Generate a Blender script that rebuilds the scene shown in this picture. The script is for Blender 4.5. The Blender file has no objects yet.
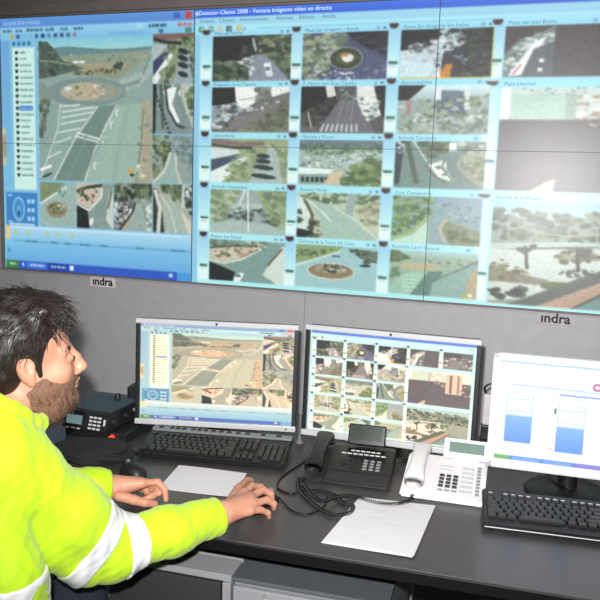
import bpy, bmesh, math, random
import numpy as np
from mathutils import Vector, Matrix, Euler
PI = math.pi
R = math.radians
scene = bpy.context.scene
col = scene.collection
random.seed(7)

# ------------------------------------------------------------------ camera
YAW, PITCH, ROLL, FPX = 18.49, 8.34, 1.98, 750.0
CAMZ = 1.55
CAM = np.array([0.0, 0.0, CAMZ])
_y, _p, _r = np.radians([YAW, PITCH, ROLL])
FW = np.array([-np.sin(_y)*np.cos(_p), np.cos(_y)*np.cos(_p), -np.sin(_p)])
_r0 = np.array([np.cos(_y), np.sin(_y), 0.0]); _u0 = np.cross(_r0, FW)
RT = np.cos(_r)*_r0 + np.sin(_r)*_u0
UP = np.cos(_r)*_u0 - np.sin(_r)*_r0
cd = bpy.data.cameras.new('camera'); cam = bpy.data.objects.new('camera', cd); col.objects.link(cam)
cd.sensor_width = 36.0; cd.lens = FPX/600.0*36.0; cd.clip_start = 0.02
cam.matrix_world = Matrix(((RT[0], UP[0], -FW[0], 0), (RT[1], UP[1], -FW[1], 0), (RT[2], UP[2], -FW[2], CAMZ), (0, 0, 0, 1)))
scene.camera = cam

DESK_Z = 0.74
def _ray(x, y): return FW*FPX + RT*(x-300.0) + UP*(300.0-y)
def on_level(x, y, z=DESK_Z):            # measured point of the photo -> the place, on a horizontal level
    d = _ray(x, y); t = (z-CAMZ)/d[2]; return CAM + d*t
def on_wall(x, y, Y=2.98):               # measured point -> the place, on an upright plane
    d = _ray(x, y); return CAM + d*(Y/d[1])
def at_depth(x, y, t): return CAM + _ray(x, y)/FPX*t

# ------------------------------------------------------------------ materials
def lin(c):
    c = np.asarray(c, float)/255.0
    return np.where(c <= 0.04045, c/12.92, ((c+0.055)/1.055)**2.4)
def L4(c): return tuple(float(v) for v in lin(c)) + (1.0,)
MATS = {}
def mat(name, rgb, rough=0.6, metal=0.0, spec=0.5, var=0.06, scale=30.0, bump=0.0, bscale=200.0, coat=0.0, sheen=0.0, sss=0.0, rvar=0.0):
    if name in MATS: return MATS[name]
    m = bpy.data.materials.new(name); m.use_nodes = True
    nt = m.node_tree; b = nt.nodes['Principled BSDF']
    tc = nt.nodes.new('ShaderNodeTexCoord')
    nz = nt.nodes.new('ShaderNodeTexNoise'); nz.inputs['Scale'].default_value = scale; nz.inputs['Detail'].default_value = 4
    nt.links.new(tc.outputs['Object'], nz.inputs['Vector'])
    rp = nt.nodes.new('ShaderNodeValToRGB')
    c = lin(rgb)
    rp.color_ramp.elements[0].position = 0.3; rp.color_ramp.elements[1].position = 0.7
    rp.color_ramp.elements[0].color = tuple(np.clip(c*(1-var), 0, 1)) + (1,)
    rp.color_ramp.elements[1].color = tuple(np.clip(c*(1+var), 0, 1)) + (1,)
    nt.links.new(nz.outputs['Fac'], rp.inputs['Fac']); nt.links.new(rp.outputs['Color'], b.inputs['Base Color'])
    b.inputs['Roughness'].default_value = rough; b.inputs['Metallic'].default_value = metal
    b.inputs['Specular IOR Level'].default_value = spec
    b.inputs['Coat Weight'].default_value = coat; b.inputs['Sheen Weight'].default_value = sheen
    if sss: 
        b.inputs['Subsurface Weight'].default_value = sss; b.inputs['Subsurface Radius'].default_value = (0.012, 0.005, 0.003)
        b.inputs['Subsurface Scale'].default_value = 0.6
    if bump:
        n2 = nt.nodes.new('ShaderNodeTexNoise'); n2.inputs['Scale'].default_value = bscale; n2.inputs['Detail'].default_value = 3
        nt.links.new(tc.outputs['Object'], n2.inputs['Vector'])
        bp = nt.nodes.new('ShaderNodeBump'); bp.inputs['Strength'].default_value = bump; bp.inputs['Distance'].default_value = 0.002
        nt.links.new(n2.outputs['Fac'], bp.inputs['Height']); nt.links.new(bp.outputs['Normal'], b.inputs['Normal'])
    MATS[name] = m; return m
def mat_display(name, strength, rough=0.42, base=(22, 24, 26), spec=0.5):
    m = bpy.data.materials.new(name); m.use_nodes = True
    nt = m.node_tree; b = nt.nodes['Principled BSDF']
    a = nt.nodes.new('ShaderNodeAttribute'); a.attribute_name = 'picture'
    nt.links.new(a.outputs['Color'], b.inputs['Emission Color'])
    b.inputs['Emission Strength'].default_value = strength
    b.inputs['Base Color'].default_value = L4(base); b.inputs['Roughness'].default_value = rough
    b.inputs['Specular IOR Level'].default_value = spec
    return m
def mat_glow(name, rgb, strength):
    m = bpy.data.materials.new(name); m.use_nodes = True
    b = m.node_tree.nodes['Principled BSDF']
    b.inputs['Base Color'].default_value = L4(rgb); b.inputs['Emission Color'].default_value = L4(rgb); b.inputs['Emission Strength'].default_value = strength
    return m
def mat_grid(name, rgb, rgb2, scale, rough=0.6):       # fine perforation / weave
    m = bpy.data.materials.new(name); m.use_nodes = True
    nt = m.node_tree; b = nt.nodes['Principled BSDF']; tc = nt.nodes.new('ShaderNodeTexCoord')
    v = nt.nodes.new('ShaderNodeTexVoronoi'); v.inputs['Scale'].default_value = scale; v.inputs['Randomness'].default_value = 0.1
    nt.links.new(tc.outputs['Object'], v.inputs['Vector'])
    rp = nt.nodes.new('ShaderNodeValToRGB'); rp.color_ramp.elements[0].position = 0.25; rp.color_ramp.elements[1].position = 0.4
    rp.color_ramp.elements[0].color = L4(rgb2); rp.color_ramp.elements[1].color = L4(rgb)
    nt.links.new(v.outputs['Distance'], rp.inputs['Fac']); nt.links.new(rp.outputs['Color'], b.inputs['Base Color'])
    b.inputs['Roughness'].default_value = rough
    return m

# ------------------------------------------------------------------ objects
def tag(o, label, cat, group=None, kind=None):
    if label: o['label'] = label
    if cat: o['category'] = cat
    if group: o['group'] = group
    if kind: o['kind'] = kind
    return o
def thing(name, label, cat, loc=(0, 0, 0), rz=0.0, group=None):
    o = bpy.data.objects.new(name, None); col.objects.link(o)
    o.empty_display_size = 0.05
    o.location = loc; o.rotation_euler = (0, 0, rz)
    return tag(o, label, cat, group)
def mesh_obj(name, V, F, m, parent=None, smooth=False):
    me = bpy.data.meshes.new(name)
    me.from_pydata([tuple(map(float, v)) for v in V], [], [tuple(map(int, f)) for f in F])
    me.update()
    if smooth is True: me.polygons.foreach_set('use_smooth', [True]*len(me.polygons))
    elif smooth is not False: me.polygons.foreach_set('use_smooth', list(smooth))
    o = bpy.data.objects.new(name, me); col.objects.link(o)
    if m: me.materials.append(m)
    if parent: o.parent = parent
    return o
def mesh_np(name, V, Q, m, parent=None, smooth=True):     # numpy quads, fast
    me = bpy.data.meshes.new(name)
    V = np.ascontiguousarray(V, np.float32); Q = np.ascontiguousarray(Q, np.int32)
    me.vertices.add(len(V)); me.vertices.foreach_set('co', V.ravel())
    me.loops.add(Q.size); me.loops.foreach_set('vertex_index', Q.ravel())
    me.polygons.add(len(Q)); me.polygons.foreach_set('loop_start', np.arange(0, Q.size, Q.shape[1], dtype=np.int32))
    me.polygons.foreach_set('use_smooth', np.full(len(Q), smooth))
    me.update(calc_edges=True); me.validate()
    o = bpy.data.objects.new(name, me); col.objects.link(o)
    if m: me.materials.append(m)
    if parent: o.parent = parent
    return o
def copy_part(o, parent, loc=None, scale=None):
    c = o.copy(); col.objects.link(c); c.parent = parent
    if loc is not None: c.location = loc
    if scale is not None: c.scale = scale
    return c

class MB:
    def __init__(s): s.V = []; s.F = []; s.S = []
    def add(s, V, F, smooth=False, M=None):
        n = len(s.V)
        if M is not None: V = [M @ Vector(v) for v in V]
        s.V += [tuple(v) for v in V]; s.F += [tuple(i+n for i in f) for f in F]; s.S += [smooth]*len(F)
        return s
    def _bm(s, bm, smooth, M):
        bm.verts.index_update()
        s.add([v.co.copy() for v in bm.verts], [[v.index for v in f.verts] for f in bm.faces], smooth, M); bm.free()
    def box(s, c, d, bev=0.0, seg=2, M=None, rot=None):
        bm = bmesh.new(); bmesh.ops.create_cube(bm, size=1.0)
        for v in bm.verts: v.co = Vector((v.co.x*d[0], v.co.y*d[1], v.co.z*d[2]))
        if bev: bmesh.ops.bevel(bm, geom=list(bm.edges), offset=bev, segments=seg, affect='EDGES', profile=0.6)
        T = Matrix.Translation(c)
        if rot: T = T @ Euler(rot).to_matrix().to_4x4()
        s._bm(bm, False, T if M is None else M @ T); return s
    def prism(s, pts, z0, z1, bev=0.0, M=None, axis='z'):      # outline in a plane, extruded
        bm = bmesh.new(); vs = [bm.verts.new((p[0], p[1], z0)) for p in pts]; f = bm.faces.new(vs)
        r = bmesh.ops.extrude_face_region(bm, geom=[f])
        for v in r['geom']:
            if isinstance(v, bmesh.types.BMVert): v.co.z = z1
        bmesh.ops.recalc_face_normals(bm, faces=list(bm.faces))
        if bev: bmesh.ops.bevel(bm, geom=list(bm.edges), offset=bev, segments=2, affect='EDGES')
        if axis == 'x':      # outline is (y,z), extruded along x
            A = Matrix(((0, 0, 1, 0), (1, 0, 0, 0), (0, 1, 0, 0), (0, 0, 0, 1)))
        elif axis == 'y':    # outline is (x,z), extruded along y
            A = Matrix(((1, 0, 0, 0), (0, 0, 1, 0), (0, 1, 0, 0), (0, 0, 0, 1)))
        else: A = Matrix.Identity(4)
        s._bm(bm, False, A if M is None else M @ A); return s
    def cyl(s, p0, p1, r0, r1=None, seg=20, smooth=True, M=None, caps=True):
        r1 = r0 if r1 is None else r1
        p0 = Vector(p0); p1 = Vector(p1); d = (p1-p0).normalized()
        a = d.orthogonal().normalized(); b = d.cross(a); n = len(s.V); V = []; F = []
        for p, r in ((p0, r0), (p1, r1)):
            for i in range(seg):
                t = 2*PI*i/seg; V.append(p + a*(r*math.cos(t)) + b*(r*math.sin(t)))
        for i in range(seg): F.append((i, (i+1) % seg, seg+(i+1) % seg, seg+i))
        s.add(V, F, smooth, M)
        if caps: s.add(V[:seg], [tuple(reversed(range(seg)))], False, M); s.add(V[seg:], [tuple(range(seg))], False, M)
        return s
    def tube(s, P, r, seg=8, M=None, closed=False, taper=None):
        P = [Vector(p) for p in P]; N = len(P); V = []; F = []
        t0 = (P[1]-P[0]).normalized(); a = t0.orthogonal().normalized()
        for i in range(N):
            t = ((P[(i+1) % N]-P[i-1]) if closed else (P[min(i+1, N-1)]-P[max(i-1, 0)])).normalized()
            a = (a - t*a.dot(t)); a = a.normalized() if a.length > 1e-6 else t.orthogonal().normalized(); b = t.cross(a)
            rr = r*(taper(i/(N-1)) if taper else 1.0)
            for k in range(seg):
                u = 2*PI*k/seg; V.append(P[i] + a*(rr*math.cos(u)) + b*(rr*math.sin(u)))
        for i in range(N if closed else N-1):
            j = (i+1) % N
            for k in range(seg): F.append((i*seg+k, i*seg+(k+1) % seg, j*seg+(k+1) % seg, j*seg+k))
        if not closed: F.append(tuple(reversed(range(seg)))); F.append(tuple((N-1)*seg+k for k in range(seg)))
        return s.add(V, F, True, M)
    def lathe(s, prof, seg=28, M=None):
        V = []; F = []; n = len(prof)
        for i in range(seg):
            t = 2*PI*i/seg
            for r, z in prof: V.append((r*math.cos(t), r*math.sin(t), z))
        for i in range(seg):
            j = (i+1) % seg
            for k in range(n-1): F.append((i*n+k, j*n+k, j*n+k+1, i*n+k+1))
        return s.add(V, F, True, M)
    def ball(s, c, d, seg=20, M=None, rot=None):
        bm = bmesh.new(); bmesh.ops.create_uvsphere(bm, u_segments=seg, v_segments=seg//2+2, radius=1.0)
        T = Matrix.Translation(c)
        if rot: T = T @ Euler(rot).to_matrix().to_4x4()
        T = T @ Matrix.Diagonal((d[0], d[1], d[2], 1))
        s._bm(bm, True, T if M is None else M @ T); return s
    def build(s, name, m, parent=None): return mesh_obj(name, s.V, s.F, m, parent, s.S)

def smooth_path(P, n=8):                         # Catmull-Rom through points
    P = [np.array(p, float) for p in P]; Q = [2*P[0]-P[1]] + P + [2*P[-1]-P[-2]]; out = []
    for i in range(1, len(Q)-2):
        a, b, c, d = Q[i-1:i+3]
        for k in range(n):
            t = k/n; out.append(0.5*((2*b)+(c-a)*t+(2*a-5*b+4*c-d)*t*t+(3*b-a-3*c+d)*t**3))
    out.append(P[-1]); return out
def coil_path(P, r, pitch, per=9):               # helix wound round a path
    Q = smooth_path(P, 24); Q = np.array(Q); seg = np.linalg.norm(np.diff(Q, axis=0), axis=1); s = np.concatenate([[0], np.cumsum(seg)])
    n = int(s[-1]/pitch*per); t = np.linspace(0, s[-1], n)
    C = np.stack([np.interp(t, s, Q[:, k]) for k in range(3)], 1)
    T = np.gradient(C, axis=0); T /= np.linalg.norm(T, axis=1)[:, None]
    A = np.cross(T, [0, 0, 1.0]); A /= np.linalg.norm(A, axis=1)[:, None]; B = np.cross(T, A)
    ph = 2*PI*t/pitch
    return C + r*(A*np.cos(ph)[:, None] + B*np.sin(ph)[:, None])
def text_part(name, s, size, m, parent, M, depth=0.0004, extra=0.0):
    cu = bpy.data.curves.new(name, 'FONT'); cu.body = s; cu.size = size; cu.extrude = depth; cu.align_x = 'CENTER'; cu.align_y = 'CENTER'
    cu.resolution_u = 3; cu.offset = extra
    t = bpy.data.objects.new(name, cu); col.objects.link(t)
    dg = bpy.context.evaluated_depsgraph_get(); me = bpy.data.meshes.new_from_object(t.evaluated_get(dg))
    bpy.data.objects.remove(t); 
    me.transform(M); me.materials.clear(); me.materials.append(m)
    o = bpy.data.objects.new(name, me); col.objects.link(o)
    if parent: o.parent = parent
    return o
UPRIGHT = Matrix.Rotation(PI/2, 4, 'X')          # text lying in xy -> standing, read from -y
# ------------------------------------------------------------------ room shell
WALL_Y = 3.0
m_wall = mat('grey_wall_panel', (190, 188, 193), rough=0.5, var=0.05, scale=18, bump=0.15, bscale=90)
m_head = mat('grey_header', (140, 130, 126), rough=0.55, var=0.06, scale=25, bump=0.1)
m_paint = mat('plaster', (190, 186, 182), rough=0.8)
m_floor = mat('floor_tile', (70, 70, 72), rough=0.5, var=0.1, scale=6)
m_ceil = mat('ceiling_tile', (215, 213, 208), rough=0.9)
def struct(name, b, m): o = b.build(name, m); o['kind'] = 'structure'; return o
X0, X1, YB, ZC = -3.4, 2.4, -2.2, 2.85
struct('floor', MB().box(((X0+X1)/2, (YB+WALL_Y)/2, -0.05), (X1-X0+0.2, WALL_Y-YB+0.2, 0.1)), m_floor)
struct('ceiling', MB().box(((X0+X1)/2, (YB+WALL_Y)/2, ZC+0.05), (X1-X0+0.2, WALL_Y-YB+0.2, 0.1)), m_ceil)
struct('wall_left', MB().box((X0-0.05, (YB+WALL_Y)/2, ZC/2), (0.1, WALL_Y-YB, ZC)), m_paint)
struct('wall_right', MB().box((X1+0.05, (YB+WALL_Y)/2, ZC/2), (0.1, WALL_Y-YB, ZC)), m_paint)
struct('wall_front', MB().box(((X0+X1)/2, YB-0.05, ZC/2), (X1-X0, 0.1, ZC)), m_paint)
# the grey panelled wall under, beside and above the displays; panels butt with thin joints
b = MB(); gap = 0.0014
xs = [X0, -0.982, 1.05, X1]
b.box(((X0+X1)/2, WALL_Y+0.06, ZC/2), (X1-X0, 0.08, ZC))
for i in range(len(xs)-1):
    b.box(((xs[i]+xs[i+1])/2, WALL_Y+0.01, 0.56), (xs[i+1]-xs[i]-gap, 0.02, 1.118), 0.001, 1)
b.box(((X0-2.515)/2, WALL_Y+0.01, (1.12+2.30)/2), (-2.515-X0-gap, 0.02, 1.18-gap), 0.001, 1)
struct('wall_back', b, m_wall)
b = MB()
b.box(((X0+X1)/2, WALL_Y+0.005, 2.326), (X1-X0, 0.03, 0.048), 0.002)
b.box(((X0+X1)/2, WALL_Y+0.012, 2.60), (X1-X0, 0.02, 0.494), 0.002)
struct('trim_1', b, m_head)

# maker's name plates stuck under the displays
m_plate = mat('name_plate', (240, 235, 236), rough=0.4)
m_plate2 = mat('name_plate_grey', (192, 188, 192), rough=0.4)
m_ink = mat('black_ink', (16, 15, 17), rough=0.5)
for (px, py), lab, mp, w in (((103, 282), 'pale name plate lettered indra on the wall above the man\'s head', m_plate, 0.135),
                      ((555.5, 319), 'grey name plate lettered indra on the wall above the white monitor', m_plate2, 0.15)):
    c = on_wall(px, py, WALL_Y)
    t = thing('name_plate', lab, 'sign', (c[0], WALL_Y, c[2]), 0, 'name plates on the wall')
    MB().box((0, -0.0015, 0), (w, 0.003, 0.047), 0.001, 1).build('plate', mp, t)
    text_part('lettering', '\u0131ndra', 0.052, m_ink, t, Matrix.Translation((0, -0.0034, 0.001)) @ Matrix.Scale(1.02, 4, (1, 0, 0)) @ UPRIGHT, extra=0.0013)
# ------------------------------------------------------------------ what the displays show (painted in display metres)
class Canvas:
    def __init__(s, u0, u1, v0, v1, d, bg):
        s.u0, s.u1, s.v0, s.v1, s.d = u0, u1, v0, v1, d
        s.W = int(round((u1-u0)*d)); s.H = int(round((v1-v0)*d))
        s.a = np.empty((s.H, s.W, 3), np.float32); s.a[:] = bg; s.rng = np.random.default_rng(3); s.view(u0, u1, v0, v1)
    def view(s, u0, u1, v0, v1):        # following strokes use 0..1 inside this rectangle, y downwards, clipped to it
        s.r = (u0, u1, v0, v1)
        s.cx0 = max(0, int(round((u0-s.u0)*s.d))); s.cx1 = min(s.W, int(round((u1-s.u0)*s.d)))
        s.cy0 = max(0, int(round((s.v1-v1)*s.d))); s.cy1 = min(s.H, int(round((s.v1-v0)*s.d))); return s
    def _px(s, P):
        P = np.asarray(P, float); u0, u1, v0, v1 = s.r
        return np.stack([(u0+P[:, 0]*(u1-u0)-s.u0)*s.d, (s.v1-(v1-P[:, 1]*(v1-v0)))*s.d], 1)
    def _mask(s, Q):
        x0 = max(s.cx0, int(Q[:, 0].min())-1); x1 = min(s.cx1, int(Q[:, 0].max())+2)
        y0 = max(s.cy0, int(Q[:, 1].min())-1); y1 = min(s.cy1, int(Q[:, 1].max())+2)
        if x1 <= x0 or y1 <= y0: return None
        X = np.arange(x0, x1)+0.5; Y = np.arange(y0, y1)+0.5
        m = np.zeros((len(Y), len(X)), bool); n = len(Q)
        for i in range(n):
            ax, ay = Q[i]; bx, by = Q[(i+1) % n]
            if ay == by: continue
            c = ((ay > Y) != (by > Y)); xi = ax+(Y-ay)*(bx-ax)/(by-ay)
            m ^= c[:, None] & (X[None, :] < xi[:, None])
        return (slice(y0, y1), slice(x0, x1)), m
    def poly(s, P, rgb, a=1.0, jit=0):
        k = s._mask(s._px(P))
        if k is None: return s
        sl, m = k; t = s.a[sl]; c = np.array(rgb, np.float32)
        if jit: c = c + s.rng.normal(0, jit, (int(m.sum()), 1)).astype(np.float32)
        t[m] = t[m]*(1-a)+c*a; return s
    def rect(s, x0, y0, x1, y1, rgb, a=1.0): return s.poly([(x0, y0), (x1, y0), (x1, y1), (x0, y1)], rgb, a)
    def fill(s, rgb): return s.rect(0, 0, 1, 1, rgb)
    def grad(s, x0, y0, x1, y1, c0, c1, n=14):
        c0 = np.array(c0, float); c1 = np.array(c1, float)
        for i in range(n):
            t = (i+.5)/n; s.rect(x0, y0+(y1-y0)*i/n, x1, y0+(y1-y0)*(i+1)/n+.002, c0*(1-t)+c1*t)
        return s
    def ell(s, cx, cy, rx, ry, rgb, a=1.0, rot=0.0, n=18):
        t = np.linspace(0, 2*PI, n, endpoint=False); x = rx*np.cos(t); y = ry*np.sin(t)
        return s.poly(np.stack([cx+x*math.cos(rot)-y*math.sin(rot), cy+x*math.sin(rot)+y*math.cos(rot)], 1), rgb, a)
    def line(s, P, w, rgb, a=1.0, w1=None):
        P = np.asarray(P, float); n = len(P); w1 = w if w1 is None else w1
        T = np.gradient(P, axis=0); T /= np.linalg.norm(T, axis=1)[:, None]+1e-9
        N = np.stack([-T[:, 1], T[:, 0]], 1); ww = np.linspace(w, w1, n)[:, None]/2
        return s.poly(np.concatenate([P+N*ww, (P-N*ww)[::-1]]), rgb, a)
    def fol(s, P, n, size, cols, seed=1, asp=0.8):      # clumps of leaves, cars, rooftops: irregular dabs inside an outline
        rng = np.random.default_rng(seed); P = np.asarray(P, float); lo = P.min(0); hi = P.max(0)
        pts = lo+(hi-lo)*rng.random((n*3, 2)); k = np.zeros(len(pts), bool)
        for i in range(len(P)):
            a = P[i]; b = P[(i+1) % len(P)]
            if a[1] == b[1]: continue
            k ^= ((a[1] > pts[:, 1]) != (b[1] > pts[:, 1])) & (pts[:, 0] < a[0]+(pts[:, 1]-a[1])*(b[0]-a[0])/(b[1]-a[1]))
        for p in pts[k][:n]:
            c = np.array(cols[rng.integers(len(cols))], float)+rng.normal(0, 7); z = size*rng.uniform(.5, 1.3)
            s.ell(p[0], p[1], z, z*asp*rng.uniform(.6, 1.3), c, 0.8, rng.uniform(0, 3), 8)
        return s
    def grain(s, amp=7, sc=3):
        h, w = s.cy1-s.cy0, s.cx1-s.cx0
        if h <= 0 or w <= 0: return s
        g = s.rng.normal(0, 1, (h//sc+2, w//sc+2)).astype(np.float32); g = np.repeat(np.repeat(g, sc, 0), sc, 1)[:h, :w]
        s.a[s.cy0:s.cy1, s.cx0:s.cx1] += (g*amp)[..., None]; return s
    def down(s):
        a = s.a[:s.H//2*2, :s.W//2*2]; a = (a[0::2, 0::2]+a[1::2, 0::2]+a[0::2, 1::2]+a[1::2, 1::2])/4
        b = a.copy(); b[1:-1, 1:-1] = (a[1:-1, 1:-1]*2+a[:-2, 1:-1]*.5+a[2:, 1:-1]*.5+a[1:-1, :-2]*.5+a[1:-1, 2:]*.5)/4
        return np.clip(b, 0, 255)
def dashes(C, x, y, w, h, rgb, seed, gap=0.25):          # a row of small print
    rng = np.random.default_rng(seed); e = x+w
    while x < e:
        k = min(e-x, rng.uniform(.35, 1.0)*h*1.5*C.asp); C.rect(x, y+h*rng.uniform(0, .2), x+k, y+h, rgb, .8); x += k*(1+gap)

GRN = [(70, 88, 62), (96, 112, 76), (122, 136, 98), (58, 72, 58)]
PALE = [(150, 170, 140), (120, 145, 115), (175, 190, 165), (100, 122, 100)]
WHT = [(225, 235, 235), (190, 200, 200), (90, 100, 105), (150, 160, 165)]
DRK = [(38, 44, 42), (52, 60, 52), (30, 36, 36), (70, 80, 66)]
wc = Canvas(-2.51, 0.56, 1.13, 2.286, 520, (150, 212, 232))
RECTS = {}; PICS = []
def view(k, u0, u1, v0, v1): RECTS[k+str(len(PICS))] = (u0, u1, v0, v1); PICS.append((k, (u0, u1, v0, v1))); wc.view(u0, u1, v0, v1); wc.asp = (v1-v0)/(u1-u0); return wc

# ---- left window: device list, one large view, eight thumbnails, time line
LW = (-2.51, -1.508, 1.13, 2.286)
C = wc.view(*LW); C.asp = 1.15
C.fill((128, 190, 220))
C.grad(0, 0, 1, .035, (96, 148, 214), (84, 136, 208)); C.grad(0, .035, 1, .085, (150, 205, 232), (120, 188, 226))
C.rect(.955, .004, .985, .03, (190, 70, 70)); C.rect(.90, .006, .93, .026, (60, 100, 190))
dashes(C, .02, .012, .2, .014, (150, 190, 235), 1)
for x, w in ((.015, .05), (.085, .04), (.145, .09), (.25, .05), (.33, .04), (.40, .05)): dashes(C, x, .042, w, .012, (44, 84, 112), int(x*999))
dashes(C, .78, .042, .09, .013, (30, 60, 90), 8); dashes(C, .92, .042, .07, .013, (200, 80, 90), 9); C.rect(.72, .04, .75, .055, (170, 215, 235))
for i, c in enumerate([(190, 170, 60), (70, 90, 170), (120, 180, 210), (120, 180, 215), (60, 100, 130), (50, 70, 120), (90, 130, 160), (70, 80, 120), (60, 90, 130), (80, 110, 130), (150, 120, 150)]):
    C.rect(.055+i*.034, .064, .075+i*.034, .079, c)
dashes(C, .58, .066, .18, .010, (110, 165, 205), 12); C.ell(.84, .07, .012, .009, (60, 110, 160)); C.rect(.955, .06, .985, .078, (70, 130, 130))
for i in range(4): C.ell(.075+i*.028, .098, .01, .0085, (60, 112, 160))
C.grad(0, .085, .05, .98, (110, 165, 215), (130, 200, 225))
C.rect(0, .43, .022, .58, (190, 195, 170)); C.ell(.012, .5, .01, .05, (150, 150, 120))
view('device_list', -2.445, -2.322, 1.508, 2.156); C.fill((202, 236, 226))
for i in range(21):
    y = .025+i*.043
    C.poly([(.12, y), (.27, y), (.26, y+.016), (.19, y+.024), (.13, y+.016)], (28, 40, 44))
    if i == 9: C.rect(.3, y-.006, .9, y+.026, (60, 110, 205))
    dashes(C, .34, y+.004, (.28, .3, .5, .55, .6, .58, .6, .56, .55, .5, .58, .45, .42, .4, .55, .58, .55, .4, .55, .5, .52)[i], .013, (84, 112, 116) if i != 9 else (190, 215, 250), i+40)
view('camera_control', -2.496, -2.318, 1.336, 1.494); C.fill((62, 128, 190))
C.ell(.4, .5, .2, .38, (120, 185, 225)); C.ell(.4, .5, .15, .29, (70, 140, 198)); C.ell(.4, .52, .06, .12, (110, 170, 215)); C.rect(.38, .55, .43, .68, (30, 50, 80))
for i in range(3):
    for j in range(2): C.rect(.68+j*.13, .2+i*.26, .77+j*.13, .32+i*.26, (170, 215, 240))
C.rect(.05, .06, .2, .12, (140, 195, 230)); C.rect(.05, .85, .2, .92, (140, 195, 230)); C.rect(.08, .93, .9, .99, (180, 220, 240))

view('camera_picture main', -2.302, -1.708, 1.556, 2.188)
def m(*q): return [(((x/5+40)-39.3)/113.5, ((y/5+20)-36.5)/146.0) for x, y in q]
C.fill((148, 168, 152)); C.grad(0, 0, 1, .12, (128, 196, 214), (172, 216, 216))
C.poly(m((60, 145), (90, 125), (150, 122), (230, 130), (330, 140), (450, 140), (560, 132), (560, 240), (60, 240)), (100, 136, 138))
C.poly(m((0, 175), (250, 165), (420, 160), (560, 150), (560, 330), (0, 330)), (138, 152, 132))
C.rect(.32, .155, .42, .17, (225, 235, 235)); C.rect(.18, .15, .26, .165, (180, 200, 200))
C.fol(m((150, 165), (560, 150), (560, 250), (150, 250)), 60, .018, [(120, 138, 116), (150, 160, 138), (98, 116, 100), (165, 170, 150)], 5, .4)
C.poly(m((200, 245), (240, 212), (400, 205), (460, 215), (420, 250), (320, 265)), (158, 154, 128))
C.fol(m((180, 240), (390, 240), (390, 265), (180, 265)), 26, .02, [(70, 74, 56), (96, 90, 66)], 6, .4); C.fol(m((385, 205), (425, 205), (425, 235), (385, 235)), 8, .02, [(52, 70, 62)], 7)
C.poly(m((0, 90), (45, 95), (100, 155), (120, 190), (175, 210), (230, 235), (60, 275), (0, 285)), (84, 98, 88)); C.fol(m((0, 100), (40, 100), (120, 200), (160, 240), (0, 280)), 60, .03, [(74, 92, 82), (96, 110, 94), (66, 82, 76)], 8, .5)
C.line(m((0, 190), (60, 195), (170, 215)), .012, (150, 160, 145), .7)
C.poly(m((0, 285), (160, 260), (300, 285), (400, 290), (565, 180), (565, 600), (0, 830)), (138, 162, 156))       # carriageways
C.poly(m((400, 292), (520, 262), (555, 190), (565, 190), (565, 260), (500, 330), (440, 350)), (158, 178, 168))
C.line(m((420, 330), (505, 300), (552, 190)), .03, (112, 138, 136), 1, .012)
C.ell(.43, .37, .355, .10, (122, 144, 140)); C.ell(.47, .37, .28, .07, (140, 154, 142)); C.ell(.405, .368, .2, .062, (178, 170, 146))
C.fol(m((140, 325), (340, 320), (330, 380), (150, 380)), 26, .012, [(120, 108, 80), (150, 134, 100), (215, 205, 180), (96, 100, 80)], 9); C.ell(.27, .345, .03, .015, (210, 225, 220)); C.ell(.66, .365, .012, .03, (176, 156, 106))
C.poly(m((0, 300), (30, 310), (60, 350), (60, 410), (30, 480), (0, 560)), (126, 146, 136)); C.fol(m((0, 370), (45, 380), (50, 440), (20, 560), (0, 600)), 26, .025, [(78, 96, 82), (100, 114, 96)], 10)
C.poly(m((110, 415), (300, 425), (170, 600), (60, 830), (0, 830), (0, 790), (70, 640)), (140, 166, 158))             # hatched refuge
C.line(m((108, 415), (95, 540), (60, 640), (0, 800)), .009, (200, 218, 210))
for i, (a, b) in enumerate((((110, 425), (210, 418)), ((115, 455), (285, 430)), ((112, 485), (275, 455)), ((105, 518), (245, 490)), ((92, 562), (205, 540)), ((72, 620), (165, 585)), ((40, 695), (110, 660)))):
    C.line(m(a, b), .012, (206, 222, 214))
C.poly(m((300, 425), (395, 420), (340, 520), (290, 640), (225, 830), (70, 830), (180, 595)), (112, 136, 130)); C.line(m((300, 425), (185, 590), (60, 830)), .010, (214, 228, 222))
C.line(m((395, 420), (340, 520), (280, 660), (225, 830)), .011, (220, 232, 226))
C.line(m((190, 560), (305, 592)), .012, (220, 232, 226)); C.line(m((178, 578), (298, 606)), .011, (220, 232, 226))
C.poly(m((395, 420), (510, 410), (505, 600), (480, 830), (228, 830), (290, 650), (340, 530)), (152, 178, 166))
for x in (430, 465): C.line(m((x, 420), (x-60, 600), (x-110, 830)), .01, (166, 190, 178), .6)
for x, y in ((388, 455), (360, 515), (318, 590), (278, 725)): C.line(m((x+14, y-14), (x, y), (x+6, y+22)), .012, (222, 234, 230))
C.line(m((470, 300), (455, 420), (400, 640), (370, 830)), .035, (138, 164, 154), .5); C.line(m((330, 560), (270, 700), (200, 830)), .02, (126, 148, 142), .6); C.line(m((250, 560), (190, 700), (130, 830)), .02, (124, 148, 142), .6)
C.fol(m((400, 275), (520, 255), (540, 330), (440, 350)), 20, .02, [(166, 186, 176), (140, 160, 152)], 13, .4)
C.poly(m((510, 405), (568, 390), (568, 830), (478, 830), (505, 600)), (164, 162, 140)); C.fol(m((500, 440), (568, 400), (568, 830), (490, 830)), 40, .016, [(150, 150, 120), (180, 170, 140), (120, 130, 108)], 11)
C.line(m((522, 440), (510, 640), (485, 800)), .008, (96, 120, 116))
C.line(m((60, 735), (20, 752), (0, 760)), .02, (235, 242, 240)); C.ell(.07, .965, .05, .008, (40, 52, 50), 1, -.35)
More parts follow.
